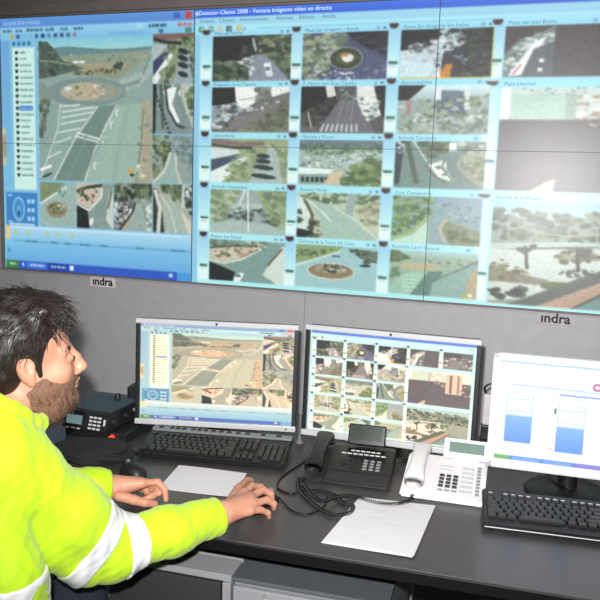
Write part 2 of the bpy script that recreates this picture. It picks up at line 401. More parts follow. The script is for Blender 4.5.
C.ell(.815, .915, .025, .02, (196, 164, 92)); C.ell(.83, .945, .02, .012, (60, 56, 44)); C.fol([(.87, .86), (.95, .86), (.95, .96), (.87, .96)], 14, .014, [(230, 240, 225), (170, 190, 160)], 12)
C.grain(4)
# thumbnails down the right
view('camera_picture', -1.706, -1.509, 1.986, 2.194); C.fill((140, 150, 120))
C.poly([(0, 0), (1, 0), (1, .1), (0, .14)], (120, 96, 90)); C.line([(0, .1), (.3, .17), (.7, .2)], .07, (40, 48, 46))
C.poly([(0, .2), (.38, .22), (0, .55)], (170, 185, 190)); C.poly([(0, .55), (.4, .3), (.42, .38), (0, .86)], (52, 64, 96)); C.poly([(0, .86), (.4, .4), (.5, .42), (.1, 1), (0, 1)], (220, 232, 228))
C.fol([(.3, .3), (.75, .1), (1, .1), (1, .4), (.7, .7), (.3, 1), (.15, 1)], 60, .06, GRN+PALE[:2], 21); C.poly([(.78, .3), (.9, .3), (1, 1), (.5, 1)], (150, 166, 170))
for y in (.36, .5, .64, .82): C.ell(.74, y, .13, .055, (36, 44, 52), 1, .3)
C.fol([(.85, .2), (1, .1), (1, 1), (.92, .9)], 24, .05, GRN, 22); C.grain()
view('camera_picture', -1.706, -1.509, 1.772, 1.984); C.fill((124, 142, 142)); C.fol([(.3, 0), (1, 0), (1, .25), (.3, .25)], 26, .07, GRN+WHT[:1], 23)
C.poly([(0, 0), (.1, 0), (.06, 1), (0, 1)], (30, 36, 40)); C.line([(.2, 0), (.26, .9)], .07, (74, 92, 78)); C.poly([(.35, .1), (.6, .05), (.48, .4), (.68, .75), (.55, .8), (.35, .45)], (230, 238, 236))
C.line([(.3, 0), (.38, .5), (.6, .82), (.8, .88)], .05, (50, 60, 58)); C.poly([(.68, 0), (1, 0), (1, .9), (.85, .6), (.72, .3)], (180, 190, 176)); C.fol([(.8, .2), (1, .1), (1, .7), (.9, .6)], 18, .07, GRN, 24)
for i in range(9): C.ell(.1+.04*i, .25+.09*i, .03, .03, (40, 50, 54))
C.grain()
view('camera_picture', -1.706, -1.509, 1.559, 1.766); C.fill((140, 160, 150)); C.poly([(.5, 0), (1, 0), (1, .9), (.75, .5), (.5, .3)], (130, 150, 156)); C.fol([(.5, .05), (1, .05), (1, .8), (.7, .5)], 40, .07, [(92, 118, 116), (150, 170, 170), (112, 134, 120)], 25)
C.fol([(0, 0), (.45, 0), (.45, .3), (.2, 1), (0, 1)], 60, .07, GRN, 26); C.poly([(.45, .35), (.6, .35), (.62, .7), (.75, 1), (.05, 1), (.3, .75)], (150, 176, 168)); C.line([(.45, .35), (.3, .75), (0, 1)], .05, (214, 218, 200)); C.line([(.58, .4), (.6, .7), (.72, 1)], .04, (214, 206, 184)); C.grain()
# thumbnails along the bottom
view('camera_picture', -2.302, -2.104, 1.342, 1.546); C.fill((152, 178, 170)); C.poly([(0, 0), (.7, 0), (.3, .35), (0, .5)], (124, 140, 104)); C.line([(.75, .1), (.35, .3), (0, .5)], .05, (210, 222, 212)); C.ell(.46, .62, .29, .19, (150, 138, 108)); C.ell(.46, .6, .24, .13, (112, 112, 80)); C.fol([(.3, .5), (.65, .5), (.65, .66), (.3, .66)], 20, .04, [(190, 190, 170), (90, 96, 66)], 31); C.fol([(.5, .1), (.7, .1), (.7, .3), (.5, .3)], 8, .04, [(96, 130, 136)], 32); C.grain()
view('camera_picture', -2.1, -1.906, 1.342, 1.55); C.fill((130, 152, 146)); C.poly([(0, 0), (.7, 0), (.68, .28), (.35, .55), (0, .5)], (196, 186, 168)); C.line([(0, .2), (.3, .1), (.7, .05)], .07, (54, 64, 50)); C.line([(.1, .15), (.3, .4)], .05, (60, 66, 56)); C.line([(.7, .1), (.68, .3), (.35, .6), (0, .52)], .05, (214, 224, 214)); C.fol([(0, .1), (.6, .1), (.4, .45), (.1, .45)], 18, .05, [(110, 96, 80), (70, 80, 62), (200, 170, 150)], 33)
C.poly([(0, .5), (.3, .62), (.35, 1), (0, 1)], (30, 34, 34)); C.ell(.4, .85, .05, .09, (230, 236, 234), 1, .3); C.poly([(.88, .3), (1, .1), (1, 1), (.8, .8)], (196, 206, 196)); C.line([(.97, .15), (.86, .55)], .04, (110, 90, 76)); C.grain()
view('camera_picture', -1.902, -1.706, 1.342, 1.554); C.fill((132, 148, 138)); C.fol([(0, 0), (1, 0), (1, .3), (0, .38)], 60, .08, DRK+GRN, 34); C.poly([(0, .42), (.5, .36), (.6, .5), (.1, 1), (0, 1)], (110, 112, 104)); C.fol([(0, .42), (.5, .4), (.5, .6), (.1, 1), (0, 1)], 70, .045, WHT+[(30, 34, 36)], 35); C.line([(.56, .4), (.5, .6), (.15, 1)], .045, (60, 52, 46)); C.line([(.62, .42), (.56, .62), (.25, 1)], .06, (186, 160, 140)); C.poly([(.62, .42), (.72, .4), (.9, 1), (.3, 1)], (150, 170, 164)); C.fol([(.72, .35), (1, .3), (1, 1), (.9, 1), (.85, .6)], 26, .06, [(220, 228, 222), (150, 160, 150), (200, 210, 200)], 36); C.grain()
view('camera_picture', -1.702, -1.509, 1.342, 1.556); C.fill((160, 172, 156)); C.fol([(.1, 0), (.8, 0), (.9, .35), (.5, .35)], 40, .08, GRN, 37); C.poly([(0, .1), (.12, .1), (.25, .6), (.3, 1), (0, 1)], (52, 60, 56)); C.line([(.05, .12), (.18, .5), (.14, 1)], .1, (206, 210, 196)); C.poly([(.2, .15), (.6, .4), (.85, .75), (.9, 1), (.35, 1)], (164, 180, 168)); C.line([(.15, .2), (.45, .5), (.6, 1)], .02, (220, 226, 214)); C.poly([(.75, 0), (.82, 0), (.8, .5), (.72, .5)], (190, 200, 196)); C.fol([(.85, .1), (1, 0), (1, .7), (.92, .6)], 26, .07, DRK+WHT[:2], 38); C.poly([(.7, .5), (1, .8), (1, 1), (.9, 1)], (206, 202, 184)); C.grain()
view('time_line', -2.505, -1.51, 1.17, 1.336); C.grad(0, 0, 1, .35, (176, 216, 236), (140, 198, 230)); C.grad(0, .35, 1, 1, (130, 196, 230), (104, 170, 222)); C.line([(.05, .44), (1, .44)], .02, (90, 140, 170))
C.rect(0, 0, .03, .4, (216, 200, 150)); C.rect(.03, .04, .95, .07, (205, 230, 240))
for x in (.05, .12, .23, .29, .37): C.ell(x+.01, .2, .012, .07, (176, 196, 150))
for x, w in ((.12, .07), (.26, .04), (.34, .03), (.42, .06), (.53, .04), (.72, .04), (.9, .07)): dashes(C, x, .4, w, .06, (70, 110, 140), int(x*77))
C.ell(.02, .72, .01, .06, (90, 140, 190))
view('task_bar', -2.505, -1.51, 1.133, 1.169); C.fill((44, 88, 190)); C.rect(0, 0, .075, 1, (54, 120, 60)); dashes(C, .02, .3, .04, .35, (220, 240, 220), 3)
C.rect(.24, 0, .36, 1, (30, 66, 160)); C.rect(.12, .15, .235, .85, (70, 120, 215)); dashes(C, .14, .35, .08, .3, (210, 225, 245), 4); dashes(C, .26, .35, .08, .3, (210, 225, 245), 5); C.rect(.365, .2, .385, .8, (230, 240, 250)); C.rect(.93, 0, 1, 1, (70, 150, 215)); C.rect(.89, .3, .91, .7, (200, 210, 240)); C.rect(.095, .3, .105, .7, (220, 230, 250))

# ---- right window: five columns of street views under tool bars, two large views
RW = (-1.506, 0.56, 1.13, 2.286)
C = wc.view(*RW); C.asp = .56
C.grad(0, 0, 1, 1, (150, 218, 240), (176, 236, 238), 30)
C.rect(0, 0, .012, 1, (142, 200, 226))
C.grad(0, 0, 1, .03, (66, 116, 226), (50, 96, 212)); C.rect(.001, .008, .007, .022, (235, 240, 250))
C.grad(0, .03, 1, .058, (158, 214, 234), (150, 210, 234)); C.grad(0, .058, 1, .09, (172, 232, 244), (150, 216, 240))
for x, c in ((.008, (70, 130, 80)), (.03, (90, 130, 110)), (.05, (190, 190, 175)), (.07, (70, 80, 96)), (.092, (190, 180, 110))): C.rect(x, .062, x+.012, .08, c); C.rect(x+.004, .066, x+.01, .076, (200, 215, 205), .5)
C.rect(.108, .066, .112, .078, (110, 160, 190)); C.line([(.14, .072), (.6, .072)], .004, (120, 196, 220)); C.rect(.95, .05, .99, .06, (120, 190, 130))
U = [(-1.422, -1.072), (-1.021, -.671), (-.620, -.270), (-.229, .121), (.172, .522)]
Vr = [(1.992, 2.174), (1.782, 1.966), (1.572, 1.755), (1.355, 1.541), (1.148, 1.327)]
for c, (u0, u1) in enumerate(U):
    for r, (v0, v1) in enumerate(Vr):
        if c > 2 and r > 0: continue
        wc.view(u0-.055, u0-.006, v0-.004, v1+.036); C.asp = 4
        C.grad(0, .1, 1, .72, (150, 206, 232), (196, 240, 244)); C.rect(0, .7, 1, .99, (222, 246, 244)); C.ell(.5, .06, .38, .07, (64, 40, 40)); C.rect(0, -.05, 1, .035, (160, 214, 234)); C.rect(.2, .68, .95, .73, (60, 100, 96)); C.rect(.55, .68, .95, .70, (60, 140, 80)); C.rect(.25, .76, .8, .775, (150, 180, 180))
        wc.view(u0, u1, v1, v1+.026); C.asp = .074; C.rect(.86, .35, .9, .75, (110, 165, 195)); C.rect(.94, .4, .97, .7, (60, 90, 120))
wc.view(-.285, -.279, 1.13, 2.19)
for v0, v1 in ((1.575, 1.955), (1.14, 1.536)):
    wc.view(-.29, -.237, v0, v1); C.grad(0, 0, 1, .7, (182, 232, 242), (216, 244, 248)); C.rect(0, .75, 1, .98, (226, 246, 244)); C.rect(.2, .7, .95, .73, (80, 120, 120)); wc.view(-.29, -.237, v1+.005, v1+.03); C.ell(.5, .4, .42, .5, (84, 52, 54)); C.rect(0, 0, 1, .3, (170, 222, 238))
def tile(c, r): return view('camera_picture', U[c][0], U[c][1], Vr[r][0], Vr[r][1])
GD = [(84, 100, 76), (60, 74, 58), (108, 124, 96), (44, 54, 46)]
# column 1
tile(0, 0); C.fill((58, 66, 60)); C.rect(0, 0, .55, .55, (38, 36, 38)); C.fol([(.4, .2), (.55, .15), (.55, .5), (.35, .5)], 20, .04, [(72, 80, 72), (54, 62, 56)], 41); C.fol([(.55, 0), (1, 0), (1, 1), (.75, .6), (.6, .3)], 110, .05, GD+[(128, 140, 108)], 42, 1.3)
C.poly([(.55, .42), (.68, .42), (1, 1), (.45, 1)], (134, 140, 154)); C.line([(.52, .05), (.56, .35)], .035, (150, 160, 160)); C.fol([(.25, .6), (.5, .45), (.55, .6), (.45, .75)], 26, .04, WHT, 43); C.fol([(0, .6), (.3, .55), (.45, .75), (.42, 1), (0, 1)], 70, .05, GD, 44, 1.3); C.fol([(.45, .5), (.55, .45), (.52, .95), (.45, .8)], 12, .035, WHT[:2], 45)
C.poly([(.66, .62), (.75, .6), (.78, .9), (.7, .9)], (228, 234, 236)); C.ell(.74, .86, .05, .05, (206, 214, 214)); C.rect(.68, .7, .75, .78, (120, 130, 136)); C.grain(8)
tile(0, 1); C.fill((112, 112, 108)); C.rect(0, 0, .32, .42, (44, 40, 42)); C.poly([(.3, 0), (.6, 0), (.6, .3), (.4, .5), (.32, .35)], (236, 240, 234)); C.poly([(.75, 0), (1, 0), (1, .1), (.78, .22)], (228, 234, 228)); C.fol([(.58, 0), (.76, 0), (.74, .35), (.58, .4)], 26, .05, [(96, 108, 98), (130, 140, 128)], 46); C.line([(.35, .28), (.7, .2)], .02, (150, 156, 150))
C.poly([(0, .42), (.34, .32), (.4, .6), (.05, .75), (0, .75)], (140, 152, 154)); C.fol([(0, .42), (.4, .35), (.55, .5), (.1, .95), (0, .95)], 60, .045, WHT+[(56, 62, 64)], 47); C.fol([(.45, .5), (.95, .2), (1, .3), (.5, .6)], 16, .03, WHT, 48); C.fol([(.35, .9), (.6, .75), (.9, .35), (1, .3), (1, 1), (.3, 1)], 90, .05, [(104, 112, 88), (126, 132, 106), (86, 92, 76)], 49); C.poly([(.3, .65), (.6, .55), (.88, .3), (.7, .62), (.45, .9), (.2, .95)], (124, 124, 122), .8); C.grain(7)
tile(0, 2); C.fill((150, 164, 130)); C.line([(0, .04), (.4, .12), (.7, .1)], .1, (130, 112, 110)); C.line([(0, .13), (.3, .2), (.55, .2)], .05, (54, 66, 60)); C.poly([(0, .2), (.35, .25), (.4, .32), (0, .5)], (206, 222, 220)); C.poly([(0, .48), (.38, .34), (.36, .45), (0, .78)], (70, 88, 100)); C.poly([(0, .76), (.36, .46), (.5, .4), (.15, 1), (0, 1)], (222, 236, 230))
C.fol([(.3, .4), (.6, .2), (1, .1), (1, 1), (.15, 1)], 130, .05, [(136, 156, 112), (160, 176, 136), (110, 130, 96), (180, 190, 160)], 50); C.poly([(.76, .2), (.84, .2), (.95, 1), (.5, 1)], (170, 186, 182))
for y, w in ((.38, .09), (.5, .1), (.64, .14), (.84, .17)): C.ell(.68+w*.1, y, w, .055, (52, 66, 64), 1, .2)
C.fol([(.9, .4), (1, .3), (1, 1), (.95, .9)], 16, .04, PALE, 51); C.grain(6)
tile(0, 3); C.fill((158, 178, 150)); C.fol([(0, 0), (.42, 0), (.3, .7), (0, .9)], 80, .055, [(132, 152, 116), (160, 176, 140), (110, 132, 104), (186, 198, 168)], 52, 1.3); C.fol([(.6, 0), (1, 0), (1, .9), (.75, .6)], 90, .055, [(126, 148, 110), (156, 172, 132), (104, 126, 98)], 53, 1.3)
C.poly([(.42, 0), (.6, 0), (.8, .7), (.2, .7)], (154, 172, 168)); C.line([(.46, 0), (.36, .5)], .03, (206, 220, 214)); C.rect(.25, .3, .7, .42, (186, 200, 190), .6); C.fol([(.2, .6), (.4, .4), (.7, .45), (.9, .8), (.6, .75)], 50, .05, [(70, 84, 74), (90, 106, 92), (54, 66, 60)], 54, .5); C.poly([(0, .78), (.3, .7), (.75, .72), (1, .9), (1, 1), (0, 1)], (166, 188, 180)); C.line([(.5, 0), (.52, .95)], .02, (220, 232, 226)); C.grain(6)
tile(0, 4); C.fill((124, 156, 148)); C.fol([(0, 0), (1, 0), (.7, .2), (0, .25)], 40, .06, [(120, 138, 104), (90, 108, 84), (190, 190, 170)], 55); C.poly([(0, .2), (.65, .12), (.7, .18), (.4, .48), (.2, .56), (0, .5)], (196, 188, 166)); C.fol([(0, .2), (.65, .15), (.4, .42), (.05, .45)], 36, .04, [(120, 108, 84), (86, 100, 74), (176, 160, 132), (206, 200, 180)], 56); C.line([(0, .22), (.3, .15), (.65, .12)], .04, (76, 90, 68)); C.line([(.7, .18), (.42, .47), (.2, .58), (0, .52)], .035, (212, 226, 214)); C.line([(.66, .2), (.42, .42)], .025, (140, 92, 70))
C.poly([(0, .56), (.15, .64), (.36, .78), (.32, 1), (0, 1)], (34, 38, 40)); C.poly([(.34, .92), (.42, .78), (.48, .8), (.42, 1), (.34, 1)], (232, 240, 238)); C.rect(.37, .84, .43, .88, (40, 60, 64)); C.poly([(.96, .1), (1, .1), (1, 1), (.9, 1), (.72, .8), (.78, .6)], (206, 222, 210)); C.line([(.97, .14), (.78, .58)], .03, (112, 92, 70)); C.grain(5)
# column 2
tile(1, 0); C.fill((86, 92, 118)); C.fol([(0, 0), (.55, 0), (.4, .5), (.25, 1), (0, 1)], 130, .05, [(128, 142, 112), (156, 166, 138), (96, 108, 88), (180, 190, 176)], 57, 1.2); C.poly([(.5, 0), (1, 0), (1, .6), (.7, .3)], (52, 54, 66)); C.fol([(.5, 0), (1, 0), (1, .4), (.75, .3)], 40, .045, [(44, 44, 50), (70, 72, 80), (34, 34, 40)], 58); C.ell(.52, .55, .2, .24, (150, 160, 160)); C.ell(.52, .55, .185, .22, (66, 74, 56)); C.ell(.52, .54, .12, .14, (92, 100, 70)); C.ell(.54, .54, .07, .09, (226, 228, 224)); C.ell(.5, .48, .05, .04, (196, 150, 100))
C.fol([(.1, .7), (.5, .85), (1, .7), (1, 1), (.1, 1)], 70, .035, [(190, 204, 222), (220, 228, 236), (110, 124, 150), (84, 96, 124)], 59, .4); C.poly([(.7, .3), (1, .5), (1, 1), (.6, 1), (.75, .6)], (90, 98, 130), .55); C.grain(8)
tile(1, 1); C.fill((92, 92, 92)); C.rect(0, 0, .42, .55, (42, 40, 42)); C.poly([(.9, 0), (1, 0), (1, .7), (.8, .3)], (38, 36, 38)); C.poly([(.29, 0), (.4, 0), (.42, .2), (.32, .25)], (214, 222, 210)); C.fol([(.05, .6), (.35, .25), (.5, .3), (.45, .8), (.1, .85)], 70, .05, [(64, 70, 60), (48, 52, 46), (86, 86, 70)], 60); C.poly([(.48, .25), (.68, .25), (.9, 1), (.2, 1)], (116, 118, 122))
for x in (.52, .58, .63): C.line([(x, .3), (x*1.4-.28, .78)], .012, (160, 164, 166), .7)
C.fol([(.48, 0), (.75, 0), (.72, .3), (.5, .25)], 26, .04, [(130, 146, 140), (86, 100, 94)], 61); C.poly([(.66, 0), (.86, 0), (.96, .6), (.8, .75), (.68, .35)], (226, 232, 226)); C.fol([(.66, .15), (.95, .2), (.95, .85), (.72, .6)], 40, .035, WHT+[(110, 130, 118)], 62)
for i in range(8): C.line([(.29+i*.055, .8), (.25+i*.062, .97)], .024, (206, 212, 214))
C.line([(.09, .55), (.14, .92)], .02, (190, 190, 180)); C.rect(0, .85, .2, 1, (120, 122, 124), .6); C.grain(7)
tile(1, 2); C.fill((170, 186, 176)); C.grad(0, 0, 1, .2, (120, 136, 146), (100, 124, 116)); C.fol([(0, .12), (1, .12), (1, .32), (0, .32)], 70, .05, [(104, 136, 96), (130, 156, 116), (84, 110, 90)], 63, .4); C.fol([(0, .3), (1, .28), (1, .45), (.7, .62), (0, .62)], 150, .035, [(206, 226, 220), (176, 200, 192), (120, 150, 140), (224, 236, 230), (90, 120, 116)], 64, .45); C.poly([(0, .62), (.42, .64), (.4, .74), (0, .76)], (228, 244, 238)); C.poly([(0, .76), (.4, .74), (.42, .92), (0, 1)], (150, 172, 166))
for i in range(6): C.rect(.03+.06*i, .82, .07+.06*i, .93, (44, 64, 64))
C.poly([(.4, .7), (.55, .68), (.5, .95), (.3, 1)], (206, 196, 168)); C.fol([(.52, .9), (.65, .55), (.8, .42), (1, .42), (1, 1), (.5, 1)], 110, .05, [(108, 130, 84), (132, 154, 104), (86, 108, 72)], 65, 1.2); C.grain(6)
tile(1, 3); C.fill((190, 206, 184)); C.fol([(0, 0), (1, 0), (1, .2), (.2, .22)], 70, .05, [(110, 134, 98), (140, 160, 124), (84, 106, 84)], 66, .6); C.poly([(.1, .12), (.5, .3), (1, .9), (1, 1), (.3, 1), (.3, .6)], (170, 196, 182)); C.poly([(0, .1), (.08, .12), (.17, .4), (.15, 1), (0, 1)], (216, 230, 222)); C.line([(.08, .14), (.19, .5), (.17, 1)], .04, (96, 104, 80)); C.fol([(.18, .5), (.32, .8), (.28, 1), (.15, 1)], 24, .045, [(70, 78, 62), (110, 104, 84)], 67); C.poly([(0, .8), (.2, .85), (.12, 1), (0, 1)], (40, 48, 46)); C.fol([(0, .4), (.05, .4), (.05, .7), (0, .7)], 8, .04, GD, 68)
C.line([(.1, .14), (.3, .4), (.42, .62)], .03, (212, 228, 216)); C.poly([(.62, 0), (.72, 0), (.68, .5), (.58, .45)], (156, 178, 172)); C.line([(.45, .3), (.75, .6), (1, .98)], .02, (226, 228, 206)); C.fol([(.7, .3), (1, .15), (1, .8), (.78, .6)], 50, .05, [(150, 156, 124), (104, 124, 92), (190, 190, 164)], 69); C.grain(5)
tile(1, 4); C.fill((162, 202, 202)); C.poly([(0, 0), (.6, 0), (.45, .22), (0, .45)], (146, 168, 122)); C.fol([(0, .15), (.45, .08), (.3, .25), (0, .3)], 30, .03, [(90, 112, 84)], 70); C.line([(.55, .12), (.3, .3), (0, .5)], .03, (216, 232, 226)); C.ell(.44, .6, .3, .2, (210, 218, 200)); C.ell(.44, .59, .28, .175, (146, 132, 106)); C.ell(.44, .55, .2, .1, (166, 160, 134)); C.fol([(.28, .45), (.62, .45), (.6, .62), (.3, .6)], 26, .035, [(86, 98, 74), (196, 204, 190), (64, 72, 56)], 71)
C.poly([(.7, .05), (1, .08), (1, .35), (.85, .3)], (80, 98, 84)); C.fol([(.65, .05), (1, .1), (1, .35), (.85, .35)], 26, .045, [(70, 86, 74), (120, 140, 116)], 72); C.ell(.86, .42, .07, .03, (44, 56, 58)); C.ell(.48, .24, .03, .02, (70, 84, 84)); C.ell(.53, .24, .02, .02, (70, 84, 84)); C.grain(4)
# column 3
tile(2, 0); C.fill((64, 70, 70)); C.rect(0, 0, .42, .4, (50, 48, 50)); C.poly([(0, .42), (.3, .38), (.46, .1), (.65, .1), (.45, 1), (0, 1)], (206, 220, 226)); C.fol([(0, .35), (.5, .2), (.6, .15), (.5, .8), (.3, .7)], 70, .04, WHT+[(70, 80, 84)], 73); C.poly([(0, .6), (.4, .72), (.3, 1), (0, 1)], (210, 232, 238)); C.fol([(.45, 0), (.7, 0), (.7, .35), (.5, .35)], 40, .04, [(180, 196, 200), (120, 134, 132), (220, 228, 228)], 74); C.poly([(.47, .5), (.7, .35), (.65, 1), (.45, 1)], (70, 76, 84)); C.fol([(.68, 0), (1, 0), (1, 1), (.6, 1)], 130, .045, [(52, 60, 52), (70, 82, 68), (40, 46, 42), (96, 106, 92)], 75, .7); C.fol([(.6, .55), (.75, .5), (.72, .75)], 10, .03, [(150, 170, 190)], 76); C.poly([(.42, .98), (.5, .72), (.58, .7), (.56, 1)], (206, 150, 60)); C.poly([(.36, 1), (.44, .85), (.46, 1)], (236, 240, 236))
C.line([(1, 0), (1, 1)], .02, (214, 196, 96)); C.line([(0, .995), (1, .995)], .02, (220, 190, 80)); C.grain(7)
tile(2, 1); C.fill((168, 184, 178)); C.grad(0, 0, 1, .3, (220, 242, 244), (176, 196, 198)); C.poly([(0, 0), (.3, 0), (.12, .3), (0, .3)], (46, 46, 46)); C.poly([(.44, .1), (.72, .12), (.72, .6), (.42, .55)], (120, 138, 150)); C.rect(.42, .05, .48, .3, (228, 236, 238)); C.fol([(.45, .25), (.75, .25), (.75, .65), (.4, .6)], 50, .045, [(96, 114, 128), (120, 138, 144), (80, 96, 104)], 77); C.poly([(.74, .1), (.8, .1), (.8, .5), (.74, .5)], (220, 228, 224)); C.fol([(.15, .3), (.5, .3), (1, .2), (1, 1), (0, 1), (0, .5)], 130, .045, [(146, 162, 124), (118, 136, 104), (170, 184, 160), (196, 206, 200)], 78); C.fol([(.2, .65), (.95, .6), (.95, .75), (.2, .8)], 60, .03, [(224, 232, 228), (120, 130, 126), (190, 200, 196)], 79); C.fol([(.5, .8), (1, .75), (1, .95), (.5, .95)], 30, .05, [(120, 132, 130), (150, 160, 150)], 80, .5); C.rect(.1, .3, .15, .6, (180, 150, 150)); C.grain(6)
tile(2, 2); C.fill((132, 158, 152)); C.poly([(0, 0), (.1, 0), (.06, .9), (0, .95)], (60, 76, 76)); C.fol([(0, 0), (.12, 0), (.06, .6)], 16, .03, WHT, 81); C.line([(.13, 0), (.2, .5), (.26, .9)], .06, (96, 116, 92)); C.line([(.2, 0), (.36, .42)], .02, (210, 224, 214)); C.fol([(.25, 0), (.65, 0), (.6, .25), (.4, .35)], 50, .05, [(106, 124, 88), (84, 100, 76), (140, 152, 116)], 82); C.rect(.6, .02, .68, .2, (236, 244, 240)); C.fol([(.65, 0), (1, 0), (1, .25), (.75, .25)], 30, .05, [(150, 160, 140), (200, 206, 194), (112, 126, 104)], 83)
C.poly([(.38, .5), (.56, .38), (.6, .6), (.68, .85), (.5, .75)], (230, 240, 234)); C.line([(.56, .38), (.53, .55), (.66, .82), (.6, .9), (.42, .68), (.35, .5)], .02, (110, 112, 92)); C.fol([(.42, .5), (.56, .48), (.6, .75)], 12, .03, [(120, 130, 112)], 84); C.poly([(.6, .35), (.72, .3), (.7, .5), (.95, .95), (.75, .98), (.58, .6)], (126, 150, 146)); C.line([(.75, .28), (.7, .48), (.8, .7), (.97, .9)], .025, (190, 172, 142)); C.poly([(.75, .3), (1, .2), (1, .9), (.8, .65)], (170, 178, 150)); C.fol([(.75, .4), (1, .3), (1, .85), (.82, .65)], 50, .045, [(142, 150, 116), (170, 172, 146), (120, 134, 104)], 85); C.grain(5)
tile(2, 3); C.fill((150, 178, 172)); C.fol([(0, 0), (.45, 0), (.42, .45), (.2, .75), (0, .85)], 110, .05, [(112, 146, 96), (138, 168, 116), (86, 118, 84), (160, 186, 140)], 86); C.line([(.42, .42), (.25, .75), (0, .92)], .05, (170, 196, 130)); C.poly([(.42, .48), (.42, 1), (0, 1), (0, .96), (.25, .8)], (200, 228, 212)); C.poly([(.45, 0), (1, 0), (1, .65), (.75, .5), (.5, .3)], (150, 176, 184)); C.fol([(.5, .1), (.8, .15), (1, .35), (1, .6), (.7, .45)], 50, .05, [(116, 142, 150), (150, 172, 176), (176, 194, 194)], 87, .5); C.poly([(.45, .35), (.6, .42), (.55, .7), (.6, .98), (.42, .98)], (156, 180, 182)); C.line([(.62, .46), (.54, .65), (.62, .95)], .035, (206, 190, 170)); C.poly([(.62, .5), (1, .7), (1, 1), (.68, 1), (.58, .7)], (146, 154, 122)); C.fol([(.6, .6), (.8, .65), (1, .9), (1, 1), (.7, .95)], 40, .04, [(104, 118, 92), (160, 164, 136)], 88); C.grain(5)
tile(2, 4); C.fill((168, 192, 172)); C.grad(0, 0, 1, .15, (186, 216, 214), (172, 196, 182)); C.poly([(0, 0), (.1, .02), (.25, .18), (0, .3)], (120, 138, 104)); C.fol([(0, .05), (.2, .12), (.2, .22), (0, .28)], 24, .04, [(104, 124, 92), (128, 146, 110)], 89); C.ell(.35, .35, .24, .08, (196, 190, 154)); C.fol([(.4, .2), (1, .12), (1, .3), (.6, .3)], 40, .03, [(180, 176, 150), (120, 132, 108), (206, 204, 184)], 90, .4); C.poly([(.2, .5), (.45, .45), (.28, 1), (0, 1), (0, .85)], (168, 206, 186)); C.poly([(.45, .45), (.62, .42), (.48, 1), (.25, 1)], (116, 148, 136))
for i in range(5): C.line([(.15, .58+.08*i), (.38-.02*i, .55+.09*i)], .014, (216, 234, 222))
C.poly([(.5, .7), (.9, .25), (1, .22), (1, .5), (.85, 1), (.48, 1)], (156, 186, 178)); C.line([(.5, .65), (.85, .32), (1, .15)], .03, (120, 140, 134)); C.poly([(.92, .4), (1, .35), (1, 1), (.86, 1)], (190, 180, 150)); C.ell(.93, .92, .03, .04, (236, 240, 226)); C.ell(.86, .96, .03, .03, (210, 180, 80)); C.fol([(0, .4), (.1, .4), (.1, .6), (0, .65)], 16, .04, [(120, 146, 120)], 91); C.grain(5)
# column 4 and 5, top row
tile(3, 0); C.fill((76, 72, 72)); C.rect(0, 0, .28, .5, (72, 66, 66)); C.poly([(.0, .55), (.15, .25), (.28, .2), (.5, 0), (.5, 1), (0, 1)], (120, 134, 134)); C.fol([(.05, .4), (.3, .15), (.5, .05), (.5, .6), (.1, .9), (0, .9)], 100, .035, [(206, 216, 212), (150, 160, 156), (96, 108, 104), (226, 232, 230)], 92); C.poly([(.3, .3), (.42, .22), (.2, .95), (.05, .98)], (232, 238, 238)); C.poly([(.3, .45), (.5, .3), (.5, 1), (.18, 1)], (90, 98, 104)); C.rect(.36, .64, .41, .72, (230, 236, 236)); C.rect(.35, .82, .4, .9, (220, 228, 228)); C.line([(.1, .95), (.18, .75)], .02, (190, 110, 100)); C.rect(.5, 0, 1, 1, (80, 75, 76)); C.grain(6)
tile(4, 0); C.fill((84, 84, 84)); C.rect(0, 0, .6, .3, (66, 62, 62)); C.fol([(0, .5), (.4, .3), (1, .3), (1, 1), (0, .9)], 120, .04, WHT+[(96, 104, 100)], 93); C.poly([(.3, .5), (.8, .6), (.5, 1), (.1, 1)], (110, 112, 116)); C.grain(6)
# the two large views
view('camera_picture large', -.229, .522, 1.575, 1.955); C.fill((104, 98, 101)); C.rect(0, 0, 1, .3, (206, 224, 220)); C.rect(.05, .06, .34, .31, (188, 216, 202)); C.rect(.31, .06, .36, .31, (170, 192, 182)); C.rect(0, 0, .045, .31, (238, 240, 238)); C.fol([(.05, .0), (.6, .0), (.6, .08), (.05, .08)], 60, .01, [(120, 160, 150), (180, 206, 200)], 94); C.line([(.06, .1), (.3, .13)], .005, (170, 200, 186))
C.fol([(.34, .1), (.6, .05), (.62, .5), (.45, .45), (.36, .32)], 90, .02, [(240, 240, 236), (190, 176, 160), (150, 136, 120), (226, 222, 214)], 95); C.rect(0, .31, .42, 1, (104, 98, 101)); C.poly([(.42, .35), (.62, .5), (.75, .6), (1, .7), (1, 1), (.2, 1)], (106, 102, 106)); C.rect(.6, .05, .86, .62, (206, 196, 180)); C.rect(.66, .08, .7, .6, (120, 112, 104)); C.rect(.78, .08, .82, .6, (150, 140, 130)); C.fol([(.84, .4), (1, .3), (1, .75), (.84, .7)], 40, .025, [(130, 120, 112), (200, 196, 190), (90, 84, 80)], 96); C.poly([(.17, 1), (.25, .9), (.29, .88), (.28, 1)], (206, 190, 178)); C.line([(.0, .62), (.0, 1)], .004, (90, 84, 86)); C.grain(5)
